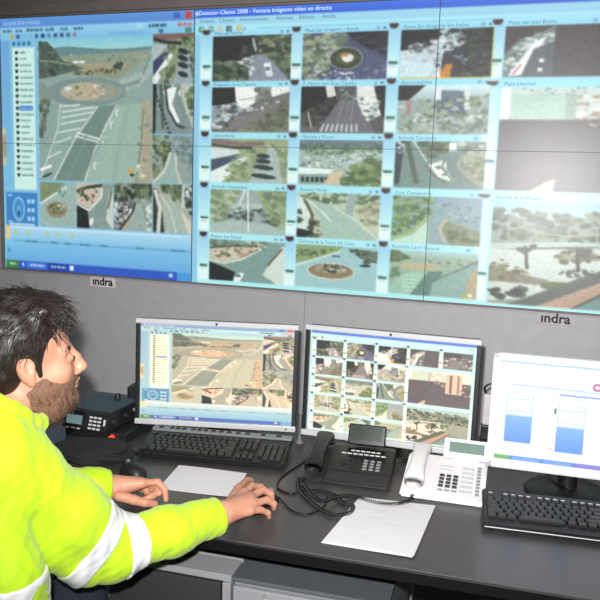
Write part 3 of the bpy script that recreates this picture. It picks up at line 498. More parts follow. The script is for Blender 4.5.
view('camera_picture large', -.229, .522, 1.14, 1.536); C.fill((176, 188, 178)); C.grad(0, 0, 1, .14, (176, 218, 226), (196, 214, 214)); C.fol([(0, .08), (1, .1), (1, .4), (.5, .36), (0, .36)], 240, .025, [(112, 130, 108), (134, 150, 124), (90, 108, 92), (160, 172, 150)], 97, 1.1); C.fol([(.05, .12), (.3, .1), (.3, .16), (.05, .16)], 14, .012, WHT[:2], 98); C.line([(.22, .3), (.4, .31), (.55, .28)], .015, (196, 190, 160)); C.poly([(-.05, .42), (.4, .36), (.55, .37), (.56, .41), (.2, .44), (0, .48)], (206, 218, 212)); C.line([(0, .48), (.3, .43), (.52, .4)], .012, (110, 120, 116))
C.poly([(0, .47), (.55, .42), (.7, .5), (.3, .9), (0, .98)], (220, 228, 222)); C.fol([(0, .6), (.1, .55), (.2, .7), (.25, .76), (0, .76)], 30, .025, [(150, 140, 110), (176, 170, 140), (84, 96, 76)], 99, .5); C.poly([(0, .62), (.12, .68), (.3, .74), (.24, .79), (0, .78)], (150, 142, 116), .7); C.fol([(.28, .45), (.5, .42), (.56, .52), (.36, .56)], 40, .025, [(132, 136, 108), (96, 110, 84), (176, 176, 150)], 100); C.fol([(.35, .62), (.5, .58), (.52, .68), (.36, .7)], 26, .02, [(86, 92, 80), (130, 136, 116)], 101, .5); C.ell(.34, .79, .085, .045, (140, 152, 106)); C.fol([(.02, .85), (.18, .82), (.2, .9), (0, .97)], 26, .025, [(96, 110, 96), (60, 74, 66)], 102, .6)
for x in (.175, .42): C.line([(x, .44), (x+.012, .64)], .014, (84, 90, 70)); C.fol([(x-.04, .42), (x+.05, .42), (x+.04, .5), (x-.03, .5)], 12, .02, [(92, 104, 80)], int(x*100))
for x in (.08, .5): C.line([(x, .2), (x+.01, .42)], .006, (200, 210, 206))
C.poly([(.58, .58), (.66, .62), (.3, 1.0), (.1, 1.0)], (126, 136, 128)); C.poly([(.66, .62), (.74, .66), (.45, 1), (.24, 1)], (204, 184, 166)); C.line([(.72, .64), (.42, 1)], .02, (110, 116, 108)); C.poly([(.74, .66), (1, .8), (1, 1), (.42, 1)], (150, 180, 176)); C.fol([(.55, .45), (.66, .42), (.68, .55), (.58, .55)], 20, .025, PALE, 103); C.line([(.75, .75), (.6, 1)], .01, (236, 240, 236)); C.grain(5)

pic = wc.down(); DPM = 260.0
def deepen(u0, u1, v0, v1, g):                  # darkens picture colours to offset the flash glare on the displays
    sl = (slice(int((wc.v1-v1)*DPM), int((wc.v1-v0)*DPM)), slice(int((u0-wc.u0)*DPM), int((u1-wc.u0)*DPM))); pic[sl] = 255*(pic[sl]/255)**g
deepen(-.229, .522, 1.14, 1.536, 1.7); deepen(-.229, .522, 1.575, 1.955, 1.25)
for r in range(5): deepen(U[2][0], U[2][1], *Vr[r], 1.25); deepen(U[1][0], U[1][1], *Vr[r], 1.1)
# ------------------------------------------------------------------ display meshes
def sample(img, x, y):                           # bilinear, pixel centres at .5
    H, W = img.shape[:2]; x = np.clip(x-.5, 0, W-1.001); y = np.clip(y-.5, 0, H-1.001)
    i = x.astype(int); j = y.astype(int); fx = (x-i)[..., None]; fy = (y-j)[..., None]
    return img[j, i]*(1-fx)*(1-fy)+img[j, i+1]*fx*(1-fy)+img[j+1, i]*(1-fx)*fy+img[j+1, i+1]*fx*fy
def picture(name, w, h, nx, ny, colours, m, parent, origin=(0, 0, 0), holes=()):
    """flat upright picture facing -y, centred at origin; colours (ny+1, nx+1, 3) top row first"""
    X = np.linspace(-w/2, w/2, nx+1); Z = np.linspace(h/2, -h/2, ny+1)
    gx, gz = np.meshgrid(X, Z); V = np.stack([gx.ravel()+origin[0], np.full(gx.size, origin[1]), gz.ravel()+origin[2]], 1)
    j, i = np.meshgrid(np.arange(ny), np.arange(nx), indexing='ij'); a = j*(nx+1)+i
    keep = np.ones((ny, nx), bool)
    cx = (X[:-1]+X[1:])/2+origin[0]; cz = (Z[:-1]+Z[1:])/2+origin[2]
    for (x0, x1, z0, z1) in holes:
        keep &= ~(((cx > x0) & (cx < x1))[None, :] & ((cz > z0) & (cz < z1))[:, None])
    Q = np.stack([a, a+nx+1, a+nx+2, a+1], -1)[keep]
    used = np.zeros(len(V), bool); used[Q.ravel()] = True; idx = np.cumsum(used)-1
    o = mesh_np(name, V[used], idx[Q], m, parent, False)
    at = o.data.attributes.new('picture', 'FLOAT_COLOR', 'POINT')
    c = np.ones((int(used.sum()), 4), np.float32); c[:, :3] = lin(np.clip(colours.reshape(-1, 3), 0, 255))[used]
    at.data.foreach_set('color', c.ravel()); return o
def wall_colours(u0, u1, v0, v1, nx, ny):
    x = (np.linspace(u0, u1, nx+1)-wc.u0)*DPM; y = (wc.v1-np.linspace(v1, v0, ny+1))*DPM
    gx, gy = np.meshgrid(x, y); return sample(pic, gx, gy)

m_glass = mat('display_black', (16, 17, 19), rough=0.35)
m_seam = mat('display_edge', (84, 100, 106), rough=0.6)
m_wallpic = mat_display('wall_display', 1.0, rough=0.37, base=(38, 38, 40), spec=0.75)
SY = 2.98
vw = thing('video_display', 'wall of large displays showing street camera views, above the row of monitors', 'video wall', (-0.975, SY, 1.13))
ox, oz = -0.975, 1.13
pc = [-2.512, -1.508, -0.476, 0.561]; pr = [1.128, 1.722, 2.288]
for i in range(3):
    for j in range(2):
        b = MB(); x0, x1, z0, z1 = pc[i], pc[i+1], pr[j], pr[j+1]; cx, cz = (x0+x1)/2-ox, (z0+z1)/2-oz; w, h = x1-x0, z1-z0
        b.box((cx, 0.0105, cz), (w-.0006, 0.019, h-.0006))
        e = 0.0012
        for sx in (-1, 1): b.box((cx+sx*(w/2-e/2-.0003), -0.0008, cz), (e, 0.004, h-.0006))
        for sz in (-1, 1): b.box((cx, -0.0006, cz+sz*(h/2-e*.35-.0003)), (w-.0006, 0.0036, e*.7))
        b.build('display_panel', m_seam, vw)
fr = MB()
x0, x1, z0, z1 = pc[0]-.012, pc[3]+.012, pr[0]-.005, pr[2]+.008
for c, d in ((((x0+pc[0])/2-ox, .004, (z0+z1)/2-oz), (pc[0]-x0, .03, z1-z0)), (((x1+pc[3])/2-ox, .004, (z0+z1)/2-oz), (x1-pc[3], .03, z1-z0)),
             (((x0+x1)/2-ox, .006, (z1+pr[2])/2-oz), (x1-x0, .026, z1-pr[2])), (((x0+x1)/2-ox, .008, (z0+pr[0])/2-oz), (x1-x0, .022, pr[0]-z0))):
    fr.box(c, d, .001, 1)
fr.build('frame', m_head, vw)
WIN = {}
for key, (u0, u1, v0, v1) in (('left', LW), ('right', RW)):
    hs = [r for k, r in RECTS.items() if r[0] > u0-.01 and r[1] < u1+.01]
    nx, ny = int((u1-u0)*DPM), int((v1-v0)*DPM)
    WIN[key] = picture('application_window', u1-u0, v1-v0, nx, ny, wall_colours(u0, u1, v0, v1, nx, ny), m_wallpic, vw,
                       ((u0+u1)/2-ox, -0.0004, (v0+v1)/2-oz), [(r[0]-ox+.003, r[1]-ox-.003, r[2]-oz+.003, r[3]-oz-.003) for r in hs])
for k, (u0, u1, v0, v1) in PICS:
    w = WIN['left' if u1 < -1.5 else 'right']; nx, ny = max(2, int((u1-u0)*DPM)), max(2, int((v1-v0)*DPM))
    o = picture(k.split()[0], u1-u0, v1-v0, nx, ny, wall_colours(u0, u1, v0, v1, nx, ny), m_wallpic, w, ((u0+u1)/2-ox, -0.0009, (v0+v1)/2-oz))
# captions that can be read on the right window
m_cap = mat_glow('caption_dark', (72, 112, 136), 0.9); m_capw = mat_glow('caption_white', (190, 214, 250), 0.8)
def cap(s, u, v, size, m=m_cap):
    t = text_part('caption', s, size, m, WIN['right'], Matrix.Identity(4)); 
    wid = max(p.co.x for p in t.data.vertices)
    t.data.transform(Matrix.Translation((u-ox+wid, -0.0016, v-oz)) @ UPRIGHT)
cap('Detector-Cliente 2008 - Ventana im\u00e1genes v\u00eddeo en directo', -1.488, 2.270, .024, m_capw)
for s, u in (('Sistema', -1.485), ('C\u00e1mara', -1.395), ('Herramientas', -1.30), ('Alarmas', -1.14), ('Edici\u00f3n', -1.04), ('Ayuda', -.945)): cap(s, u, 2.238, .023)
for c, r, s in ((0, 0, 'Plaza de Paloma'), (0, 1, 'Alejandro Gran Capit\u00e1n'), (0, 2, 'Libertadores'), (0, 3, 'Avenida Universidad'), (0, 4, 'Puente San Rafael'),
                (1, 0, 'Plaza San Gregorio - Ronda'), (1, 1, 'P. Mayor con Gran Capit\u00e1n'), (1, 2, 'Glorieta y Museo'), (1, 3, 'Autov\u00eda Norte'), (1, 4, 'Glorieta de la Torre del Cano'),
                (2, 0, 'Paseo San Gregorio San Felipe'), (2, 1, 'Aparcamientos'), (2, 2, 'Avenida Carretera'), (2, 3, 'Ctra. Cementerio'), (2, 4, 'Rotonda Carril Central')):
    cap(s, U[c][0]+.008, Vr[r][1]+.012, .020)
cap('Plaza con Juan Bosco', -.220, 2.187, .020); cap('Plaza Libertad', -.220, 1.968, .020); cap('Avenida de los Parques', -.220, 1.549, .018)
# ------------------------------------------------------------------ desk and cabinets
DR = R(3.43)
m_desk = mat('dark_laminate', (66, 63, 65), rough=0.32, var=0.10, scale=60, spec=0.5, bump=0.05, bscale=400)
m_band = mat('black_edging', (7, 7, 8), rough=0.45)
m_cab = mat('light_grey_metal', (160, 162, 166), rough=0.45, var=0.03)
m_cabtop = mat('grey_metal', (92, 96, 102), rough=0.5, var=0.05)
m_mesh = mat_grid('perforated_metal', (62, 60, 62), (34, 33, 35), 260)
m_dark = mat('dark_metal', (38, 38, 41), rough=0.5)
m_chrome = mat('chrome', (205, 205, 208), rough=0.3, metal=0.35)
f0 = on_level(225, 541)
desk = thing('desk', 'long dark laminate control desk with a black edge, in front of the video wall', 'desk', (f0[0], f0[1], 0), DR)
DXL, DXR, DD = -1.75, 1.9, 1.02
MB().box(((DXL+DXR)/2, DD/2+.004, DESK_Z-.013), (DXR-DXL, DD-.008, .026), .0015, 1).build('worktop', m_desk, desk)
MB().box(((DXL+DXR)/2, .002, DESK_Z-.0145), (DXR-DXL, .006, .027), .0015, 1).build('edge_band', m_band, desk)
for x, y in ((.33, .30), (.33, .92), (-1.68, .3), (-1.68, .92), (1.7, .3), (1.7, .92)):
    MB().box((x, y, (DESK_Z-.026)/2), (.05, .05, DESK_Z-.026), .004).build('leg', m_cab, desk)
MB().box(((DXL+DXR)/2, .95, .45), (DXR-DXL-.2, .018, .45), .002, 1).build('back_panel', m_dark, desk)

f1 = on_level(233, 577, .60)
ped = thing('drawer_cabinet', 'grey metal drawer cabinet with a bow handle, under the desk in front of the paper', 'cabinet', (f1[0], f1[1], 0), DR)
W, D, H = .385, .46, .60
b = MB(); b.box((W/2, D/2+.012, .32), (W, D, .55), .003); b.build('carcass', m_cab, ped)
MB().box((W/2, D/2+.005, H-.006), (W+.004, D+.012, .012), .003).build('top_panel', m_cabtop, ped)
for zc, h in ((.517, .13), (.365, .165), (.155, .245)):
    d = MB().box((W/2, .004, zc), (W-.006, .02, h-.005), .003).build('drawer', m_cab, ped)
    hz = zc+h/2-.010
    hp = smooth_path([(.085, -.006, hz), (.088, -.022, hz), (.105, -.03, hz), (.2, -.031, hz), (.215, -.022, hz), (.218, -.006, hz)], 5)
    MB().tube(hp, .0045, 8).build('handle', m_chrome, d)
for x in (.04, W-.04):
    for y in (.05, D-.04): MB().cyl((x, y, 0), (x, y, .046), .022, seg=14).build('castor', m_dark, ped)
W2 = .36
cab = thing('equipment_cabinet', 'light grey cabinet with a dark perforated front, left of the drawer cabinet under the desk', 'cabinet',
            tuple(np.array([f1[0], f1[1], 0])+np.array([-math.cos(DR), -math.sin(DR), 0])*(W2+.006)), DR)
b = MB(); b.box((.009, D/2+.02, .29), (.018, D, .58), .002); b.box((W2-.011, D/2+.01, .29), (.022, D+.02, .58), .002); b.box((W2/2, D+.01, .29), (W2, .018, .58), .001); b.box((W2/2, D/2, .03), (W2, D, .02)); b.build('carcass', m_cab, cab)
MB().box((W2/2, .045, .591), (W2, .082, .018), .002).build('top_panel', m_cab, cab); MB().box((W2/2, .28, .594), (W2, .375, .018), .002).build('top_panel', m_cab, cab)
MB().box(((W2-.022)/2+.006, .016, .29), (W2-.05, .012, .565), .002).build('front_panel', m_mesh, cab)

# ------------------------------------------------------------------ monitors
m_black = mat('black_plastic', (24, 24, 26), rough=0.45, var=0.05, bump=0.1, bscale=600)
m_silver = mat('silver_plastic', (196, 197, 200), rough=0.35, var=0.02)
m_white = mat('white_plastic', (232, 230, 232), rough=0.4, var=0.02)
m_scr = mat_display('monitor_display', 1.35, rough=0.35, base=(20, 20, 22), spec=0.35)
m_scr3 = mat_display('monitor_display_bright', 1.25, rough=0.35, base=(20, 20, 22), spec=0.35)
def warm(c, G=(1.27, 1.02, .87)):                                     # the desk screens show the same pictures a little paler and warmer
    c = c/255.0; g = c.mean(-1, keepdims=True); k = np.clip(g*1.7, 0, 1)
    t = c*(1+(np.array(G)-1)*k); return np.clip(t*.80+.08*g+.12, 0, 1)*255
def hp_monitor(label, a, bpt, ztop, zbot, colours, nx, ny, group=None, tilt=-2.0, name='monitor'):
    a = np.array(a); bpt = np.array(bpt); c = (a+bpt)/2; rz = math.atan2(bpt[1]-a[1], bpt[0]-a[0]); w = np.linalg.norm(bpt-a); h = ztop-zbot
    t = thing(name, label, 'monitor', (c[0], c[1], DESK_Z), rz, group)
    zc = (ztop+zbot)/2-DESK_Z
    M = Matrix.Translation((0, 0, zc)) @ Matrix.Rotation(R(tilt), 4, 'X')
    sw, sh = w-.028, h-.034
    b = MB(); b.box((0, .024, 0), (w-.004, .04, h-.006), .006, M=M)
    for s in (-1, 1): b.box((s*(w/2-.007), .001, 0), (.014, .014, h-.014), .002, M=M)
    b.box((0, .055, 0), (w*.6, .04, h*.6), .015, M=M); b.build('housing', m_black, t)
    MB().box((0, -.001, h/2-.008), (w, .018, .016), .003, M=M).build('top_trim', m_silver, t)
    MB().box((0, -.001, -h/2+.009), (w, .018, .018), .003, M=M).build('bottom_trim', m_silver, t)
    p = picture('screen', sw, sh, nx, ny, colours(nx, ny), m_scr, t, (0, 0, 0)); p.data.transform(M @ Matrix.Translation((0, .0032, 0.001)))
    MB().cyl((0, -.0112, h/2-.008), (0, -.0098, h/2-.008), .0042, M=M, seg=14).build('badge', m_dark, t)
    MB().box((w/2-.03, -.0105, -h/2+.009), (.008, .002, .004), .0005, 1, M=M).build('power_button', m_dark, t)
    b = MB(); b.box((0, .085, zc*.5+.01), (.075, .03, zc+.06), .008); b.build('stand_neck', m_black, t)
    b = MB(); b.prism([(.13*math.cos(q)*1.0, .07+.095*math.sin(q)) for q in np.linspace(0, 2*PI, 28, endpoint=False)], .0, .014, .003); b.build('base', m_black, t)
    return t
GM = 'silver and black monitors'
hp_monitor('silver and black monitor showing one large street view, behind the left keyboard', (-1.243, 2.072), (-.737, 2.205), 1.128, .783,
           lambda nx, ny: warm(wall_colours(*LW, nx, ny)), 240, 150, GM)
hp_monitor('silver and black monitor showing a grid of street views, behind the black phone', (-.708, 2.185), (-.172, 2.19), 1.138, .787,
           lambda nx, ny: warm(wall_colours(*RW, nx, ny), (1.17, 1.0, .90)), 240, 150, GM)
# the white monitor: a pale page with two blue columns
pg = Canvas(0, .40, 0, .30, 1400, (246, 248, 252)); C = pg; C.asp = .75
C.grad(0, 0, 1, .02, (150, 190, 235), (180, 210, 245)); C.grad(0, .02, 1, .10, (232, 240, 250), (246, 250, 254))
C.line([(.03, .10), (1, .10)], .004, (205, 215, 225)); C.line([(.07, .235), (1, .25)], .016, (176, 208, 236))
dashes(C, .2, .185, .22, .016, (238, 196, 196), 5); C.line([(.52, .19), (.58, .165)], .004, (236, 200, 200)); dashes(C, .15, .265, .1, .01, (215, 225, 235), 6)
for x, y, w, h, sp in ((.053, .31, .175, .505, (.08, .2, .04)), (.385, .385, .178, .48, (.08, .2, .04))):
    C.rect(x, y, x+w, y+h, (196, 216, 246)); yy = y+.012
    for k in sp: C.rect(x+.012, yy, x+w-.012, yy+k*h*1.1, (250, 252, 255)); yy += k*h*1.1+.016
    C.grad(x, yy, x+w, y+h, (140, 184, 240), (112, 154, 230))
C.rect(.39, .285, 1, .305, (150, 170, 220)); C.ell(.62, .19, .03, .04, (190, 110, 140)); C.ell(.62, .19, .016, .02, (236, 226, 236))
C.rect(.365, .43, .378, .49, (120, 120, 130)); 
for i in range(6): C.rect(.25, .38+.07*i, .34, .384+.07*i, (228, 232, 240)); C.ell(.36, .54+.06*i, .007, .009, (240, 205, 180) if i < 5 else (226, 120, 110))
for i in range(8): C.rect(.60, .42+.06*i, .97, .454+.06*i, (226, 232, 240))
C.rect(0, .955, 1, 1, (96, 140, 214)); C.rect(0, .955, .10, 1, (120, 176, 112)); C.rect(.12, .965, .3, .995, (130, 170, 232)); C.rect(.32, .965, .5, .995, (130, 170, 232)); C.rect(.52, .965, .68, .995, (150, 130, 200)); C.rect(.72, .965, .9, .995, (120, 160, 226))
pgi = pg.down()
a = np.array([-.131, 2.075]); c3 = np.array([.093, 2.09])
mon = thing('monitor', 'white-framed monitor with a pale page and blue columns on screen, behind the right keyboard', 'monitor', (c3[0], c3[1], DESK_Z), R(3))
w, h, zc = .448, .322, .968-DESK_Z
M = Matrix.Translation((0, 0, zc)) @ Matrix.Rotation(R(-2), 4, 'X')
b = MB(); b.box((0, .022, 0), (w, .04, h), .012, 3, M=M)
for s in (-1, 1):
    b.box((s*(w/2-.0105), 0, 0), (.021, .014, h), .006, M=M)
b.box((0, 0, h/2-.0105), (w, .014, .021), .006, M=M); b.box((0, 0, -h/2+.013), (w, .014, .026), .006, M=M); b.box((0, .05, 0), (w*.6, .04, h*.6), .015, M=M); b.build('housing', m_white, mon)
sw, sh = w-.042, h-.045
gx, gy = np.meshgrid(np.linspace(0, pgi.shape[1], 221), np.linspace(0, pgi.shape[0], 161))
p = picture('screen', sw, sh, 220, 160, sample(pgi, gx, gy), m_scr3, mon); p.data.transform(M @ Matrix.Translation((0, .0015, .0025)))
MB().cyl((0, .06, .012), (0, .06, zc-.02), .026, .03, 20).build('stand_neck', m_black, mon)
b = MB(); b.lathe([(0, 0), (.115, 0), (.117, .005), (.11, .012), (.04, .018), (0, .018)], 36, Matrix.Translation((-.0, .04, 0))); b.build('base', m_black, mon)
# ------------------------------------------------------------------ keyboards
m_key = mat('black_key', (30, 30, 32), rough=0.38, var=0.05)
m_leg = mat('key_print', (205, 210, 220), rough=0.5)
def key_mesh():
    V = []
    for z, k in ((0, 1.0), (.005, .93), (.0085, .80), (.0092, .72)):
        for sx, sy in ((-1, -1), (1, -1), (1, 1), (-1, 1)): V.append((sx*.0086*k, sy*.0086*k, z))
    F = [tuple(4*i+j for j in (0,)) for i in ()]
    for i in range(3):
        for j in range(4): F.append((4*i+j, 4*i+(j+1) % 4, 4*i+4+(j+1) % 4, 4*i+4+j))
    F.append((12, 13, 14, 15)); return V, F
def keyboard(label, corner, ang, style, xmax=9.0):
    t = thing('keyboard', label, 'keyboard', (corner[0], corner[1], DESK_Z), ang, 'keyboards on the desk')
    W, D = .455, (.185 if style == 'silver' else .18); tl = R(7)
    M = Matrix.Translation((0, 0, .004)) @ Matrix.Rotation(tl, 4, 'X')
    b = MB(); b.prism([(.0, .0), (W, .0), (W, D), (0, D)], 0.0, .014, .004, M=M); b.box((.03, D-.02, .006), (.03, .02, .018), .002); b.box((W-.03, D-.02, .006), (.03, .02, .018), .002); b.build('case', m_black, t)
    y0 = .034 if style == 'black' else .018
    rows = [(0, [1.25, 1.25, 1.25, 6.25, 1.25, 1.25, 1.25, 1.25]), (1, [2.25]+[1]*10+[2.75]), (2, [1.75]+[1]*11+[2.25]), (3, [1.5]+[1]*12+[1.5]), (4, [1]*13+[2]), (5.35, [1, -1, 1, 1, 1, 1, -.5, 1, 1, 1, 1, -.5, 1, 1, 1, 1])]
    K = []; u = .019
    for r, ws in rows:
        x = 0
        for k in ws:
            if k > 0: K.append((x+k/2, r, k))
            x += abs(k)
    for r in (0, 2.0, 3, 4, 5.35):
        for i in range(3):
            if r == 0 or r >= 3: K.append((15.35+i+.5, r, 1))
    K.append((16.85, 1, 1))
    for r in (0, 1, 2, 3, 4):
        for i in range(4):
            if not (r == 0 and i == 0): K.append((18.7+i+.5, r, 1))
    K.sort(key=lambda k: k[0] > xmax)
    proto = None; kv, kf = key_mesh(); rest = MB(); N = M.to_3x3().to_4x4()
    for n, (x, r, k) in enumerate(K):
        P = M @ Vector((.011+x*u, y0+r*u*.98+.009, .0135))
        sx = k*1.105-.105
        if n < 100:
            if proto is None:
                proto = mesh_obj('key', kv, kf, m_key, t); o = proto
            else: o = copy_part(proto, t)
            o.location = P; o.scale = (sx, 1, 1); o.rotation_euler = (tl, 0, 0)
        else: rest.add(kv, kf, False, Matrix.Translation(P) @ Matrix.Rotation(tl, 4, 'X') @ Matrix.Diagonal((sx, 1, 1, 1)))
    if rest.V: rest.build('key', m_key, t)['kind'] = 'stuff'
    if style == 'silver':
        MB().box((W/2, D-.014, .0165), (W-.004, .027, .008), .003, M=M).build('rear_strip', mat('grey_strip', (126, 128, 132), rough=.4), t)
        for x in (.03, .065, .085, .105, .135, .155, .175, .20, .225, .25, .28, .31, .36, .41): MB().ball((x, D-.013, .021), (.0085, .007, .003), 14, M=M).build('media_button', m_dark, t)
    else:
        lg = MB()
        for x, r, k in K:
            if r == 5.35: lg.box((.011+x*u, y0+r*u*.98+.009, .0232), (.010, .0035, .0006), M=M)
        lg.build('function_print', m_leg, t)
        MB().box((W/2, .0, .007), (W-.01, .003, .003), .001, 1, M=M).build('front_strip', m_silver, t)
    return t
k1 = on_level(134, 458); k1b = on_level(286, 471)
keyboard('black keyboard with a silver rear strip, in front of the left monitor', k1, math.atan2(k1b[1]-k1[1], k1b[0]-k1[0]), 'silver', 30)
k3 = on_level(482, 530); k3b = on_level(600, 545)
keyboard('all-black keyboard in front of the white-framed monitor', k3, math.atan2(k3b[1]-k3[1], k3b[0]-k3[0]), 'black', 14)

# ------------------------------------------------------------------ papers
m_paper = mat('white_paper', (226, 224, 228), rough=0.7, var=0.015, scale=12)
m_pencil = mat('pencil_writing', (176, 172, 182), rough=0.8)
def paper(name, label, cn, z, seed, sheets=1):
    """cn: four corners on the desk (far-left, far-right, near-right, near-left)"""
    P = [np.array(on_level(*q)) for q in cn]; o = sum(P)/4
    t = thing(name, label, 'paper', (o[0], o[1], DESK_Z), 0)
    rng = np.random.default_rng(seed); n = 14
    for s in range(sheets):
        th = .0007; top = []; ph = rng.uniform(0, 6, 3); d = np.array([rng.normal(0, .004), rng.normal(0, .003), 0])*s
        for j in range(n+1):
            for i in range(n+1):
                a, b = i/n, j/n; q = (P[0]*(1-a)+P[1]*a)*(1-b)+(P[3]*(1-a)+P[2]*a)*b-o
                zz = z+s*.0012+.0012*(math.sin(3*a+ph[0])*math.sin(2.5*b+ph[1])+1)+.004*max(0, b-.8)*5*.35*(a > .6)*(a-.6)*2.5*(s+1)*.5
                top.append((q[0]+d[0], q[1]+d[1], zz))
        m = len(top); V = top+[(x, y, q-th) for x, y, q in top]; F = []
        for j in range(n):
            for i in range(n):
                k = j*(n+1)+i; F.append((k, k+n+1, k+n+2, k+1)); F.append((m+k, m+k+1, m+k+n+2, m+k+n+1))
        ring = [i for i in range(n+1)]+[j*(n+1)+n for j in range(1, n+1)]+[n*(n+1)+i for i in range(n-1, -1, -1)]+[j*(n+1) for j in range(n-1, 0, -1)]
        for i in range(len(ring)): a, b = ring[i], ring[(i+1) % len(ring)]; F.append((a, b, b+m, a+m))
        mesh_obj('sheet', V, F, m_paper, t, False)
    return t, P, o
t, P, o = paper('paper', 'small blank white sheet lying between the man\'s two hands', ((179, 466), (247, 474), (232, 498), (158, 489)), .0012, 3)
t, P, o = paper('notes_paper', 'white sheet with faint pencil notes, in front of the black phone', ((359, 499), (434, 507), (412, 559), (321, 543)), .0012, 5, 2)
rng = np.random.default_rng(4)
for row, (x0, x1) in zip((.10, .14, .24, .28, .42, .5, .66), ((.2, .75), (.25, .8), (.1, .7), (.15, .6), (.3, .5), (.2, .85), (.15, .4))):
    pts = []
    for k in range(int((x1-x0)*90)):
        a = x0+k/90; bb = row+rng.normal(0, .006); q = (P[0]*(1-a)+P[1]*a)*(1-bb)+(P[3]*(1-a)+P[2]*a)*bb-o; pts.append((q[0], q[1], .0058))
    MB().tube(pts, .0004, 4).build('writing', m_pencil, t)

# ------------------------------------------------------------------ telephones
m_phone = mat('charcoal_plastic', (40, 40, 42), rough=0.42, var=0.05, bump=0.1, bscale=500)
m_phone2 = mat('black_gloss', (20, 21, 22), rough=0.25)
m_lcd = mat('grey_green_lcd', (96, 122, 112), rough=0.25, var=0.02)
m_lcdd = mat('dark_lcd', (40, 50, 44), rough=0.2)
m_pale = mat('pale_grey_plastic', (206, 206, 208), rough=0.45)
m_mid = mat('mid_grey_plastic', (132, 134, 136), rough=0.5)
def slope(y, prof):
    for (a, za), (b_, zb) in zip(prof, prof[1:]):
        if a <= y <= b_: return za+(zb-za)*(y-a)/(b_-a)
    return prof[-1][1]
def handset(t, x, y0, y1, z0, z1, m, wid=.024):
    N = 26; V = []; F = []; sg = 16
    for i in range(N):
        s = i/(N-1); y = y0+(y1-y0)*s; e = abs(2*s-1)
        zc = z0+(z1-z0)*s+.010*(1-e*e); hw = wid*(.80+.28*max(0, (e-.45)/.55)); hh = .013*(1+.15*e)
        if i in (0, N-1): hw *= .7; hh *= .6
        elif i in (1, N-2): hw *= .94; hh *= .93
        for k in range(sg):
            a = 2*PI*k/sg; cx = math.copysign(abs(math.cos(a))**.6, math.cos(a)); cz = math.copysign(abs(math.sin(a))**.7, math.sin(a)); V.append((x+hw*cx, y, zc+hh*cz-(.006*max(0, e-.6)/.4 if cz < 0 else 0)))
    for i in range(N-1):
        for k in range(sg): F.append((i*sg+k, i*sg+(k+1) % sg, (i+1)*sg+(k+1) % sg, (i+1)*sg+k))
    F.append(tuple(range(sg))); F.append(tuple((N-1)*sg+k for k in reversed(range(sg))))
    return mesh_obj('handset', V, F, m, t, True)
# black phone
p0 = on_level(301, 481); p1 = on_level(391, 494)
bp = thing('desk_phone', 'black desk phone with a raised display, in front of the middle monitor', 'telephone', (p0[0], p0[1], DESK_Z), math.atan2(p1[1]-p0[1], p1[0]-p0[0])+R(3), 'desk phones')
prof = [(0, .016), (.03, .022), (.175, .058), (.195, .056)]
outl = [(.0, .002)]+prof+[(.195, .002)]
WB = .245
b = MB(); b.prism(outl, .062, WB, .004, axis='x'); b.prism([(.0, .002), (.0, .012), (.03, .016), (.175, .048), (.195, .046), (.195, .002)], 0, .064, .004, axis='x'); b.build('body', m_phone, bp)
sl = math.atan2(.038, .16)
def on_slope(x, y, lift=0.0): return Matrix.Translation((x, y, slope(y, prof)+lift)) @ Matrix.Rotation(sl, 4, 'X')
MB().box((0, 0, .0005), (.165, .12, .002), .0008, 1, M=on_slope(.154, .105)).build('face_plate', m_phone2, bp)
handset(bp, .032, .0, .192, .045, .078, m_phone, .027)
Md = Matrix.Translation((.158, .178, .094)) @ Matrix.Rotation(R(-22), 4, 'X')
d = MB().box((0, 0, 0), (.112, .014, .062), .004, M=Md).build('display', m_phone2, bp)
MB().box((0, -.0076, .004), (.092, .001, .040), 0, M=Md).build('display_screen', m_lcdd, d)
b = MB(); b.box((.158, .184, .062), (.06, .018, .03), .004); b.build('hinge', m_phone, bp)
for r in range(4):
    for c in range(3): MB().box((0, 0, .003), (.0125, .0075, .004), .001, 1, M=on_slope(.168+c*.019, .062+r*.0135)).build('key', m_mid, bp)
MB().lathe([(.0, .004), (.011, .004), (.013, .002), (.021, .002), (.021, .0035), (.0225, .001)], 26, M=on_slope(.118, .085, .001)).build('navigation_ring', m_dark, bp)
for y, x0, x1, n in ((.148, .115, .205, 6), (.132, .09, .222, 8)):
    for i in range(n): MB().box((0, 0, .0025), ((x1-x0)/n*.82, .0035, .003), .0006, 1, M=on_slope(x0+(x1-x0)*(i+.5)/n, y)).build('function_key', m_pale, bp)
# white phone
p0 = on_level(399, 497); p1 = on_level(481, 510)
wp = thing('desk_phone', 'white desk phone with a grey-green display, between the black phone and the right keyboard', 'telephone', (p0[0], p0[1], DESK_Z), math.atan2(p1[1]-p0[1], p1[0]-p0[0])+R(2), 'desk phones')
prof = [(0, .016), (.02, .021), (.185, .064), (.2, .06)]; WW = .222; sl = math.atan2(.045, .18)
b = MB(); b.prism([(.0, .002)]+prof+[(.2, .002)], .0, WW, .005, axis='x'); b.build('body', m_white, wp)
handset(wp, .036, .004, .195, .046, .084, m_white, .027)
Md = Matrix.Translation((.162, .178, .094)) @ Matrix.Rotation(R(-28), 4, 'X')
d = MB().box((0, 0, 0), (.128, .016, .056), .004, M=Md).build('display', m_white, wp)
MB().box((.0, -.0082, .003), (.098, .0012, .030), 0, M=Md).build('display_screen', m_lcd, d)
MB().box((.162, .184, .062), (.07, .018, .03), .004).build('hinge', m_white, wp)
for r in range(4):
    for c in range(3): MB().box((0, 0, .002), (.0135, .0095, .005), .0015, 1, M=on_slope(.104+c*.0185, .048+r*.0155)).build('key', m_dark, wp)
for r in range(2):
    MB().box((0, 0, .0008), (.034, .010, .0014), .0004, 1, M=on_slope(.113, .122+r*.016)).build('label_strip', m_pale, wp)
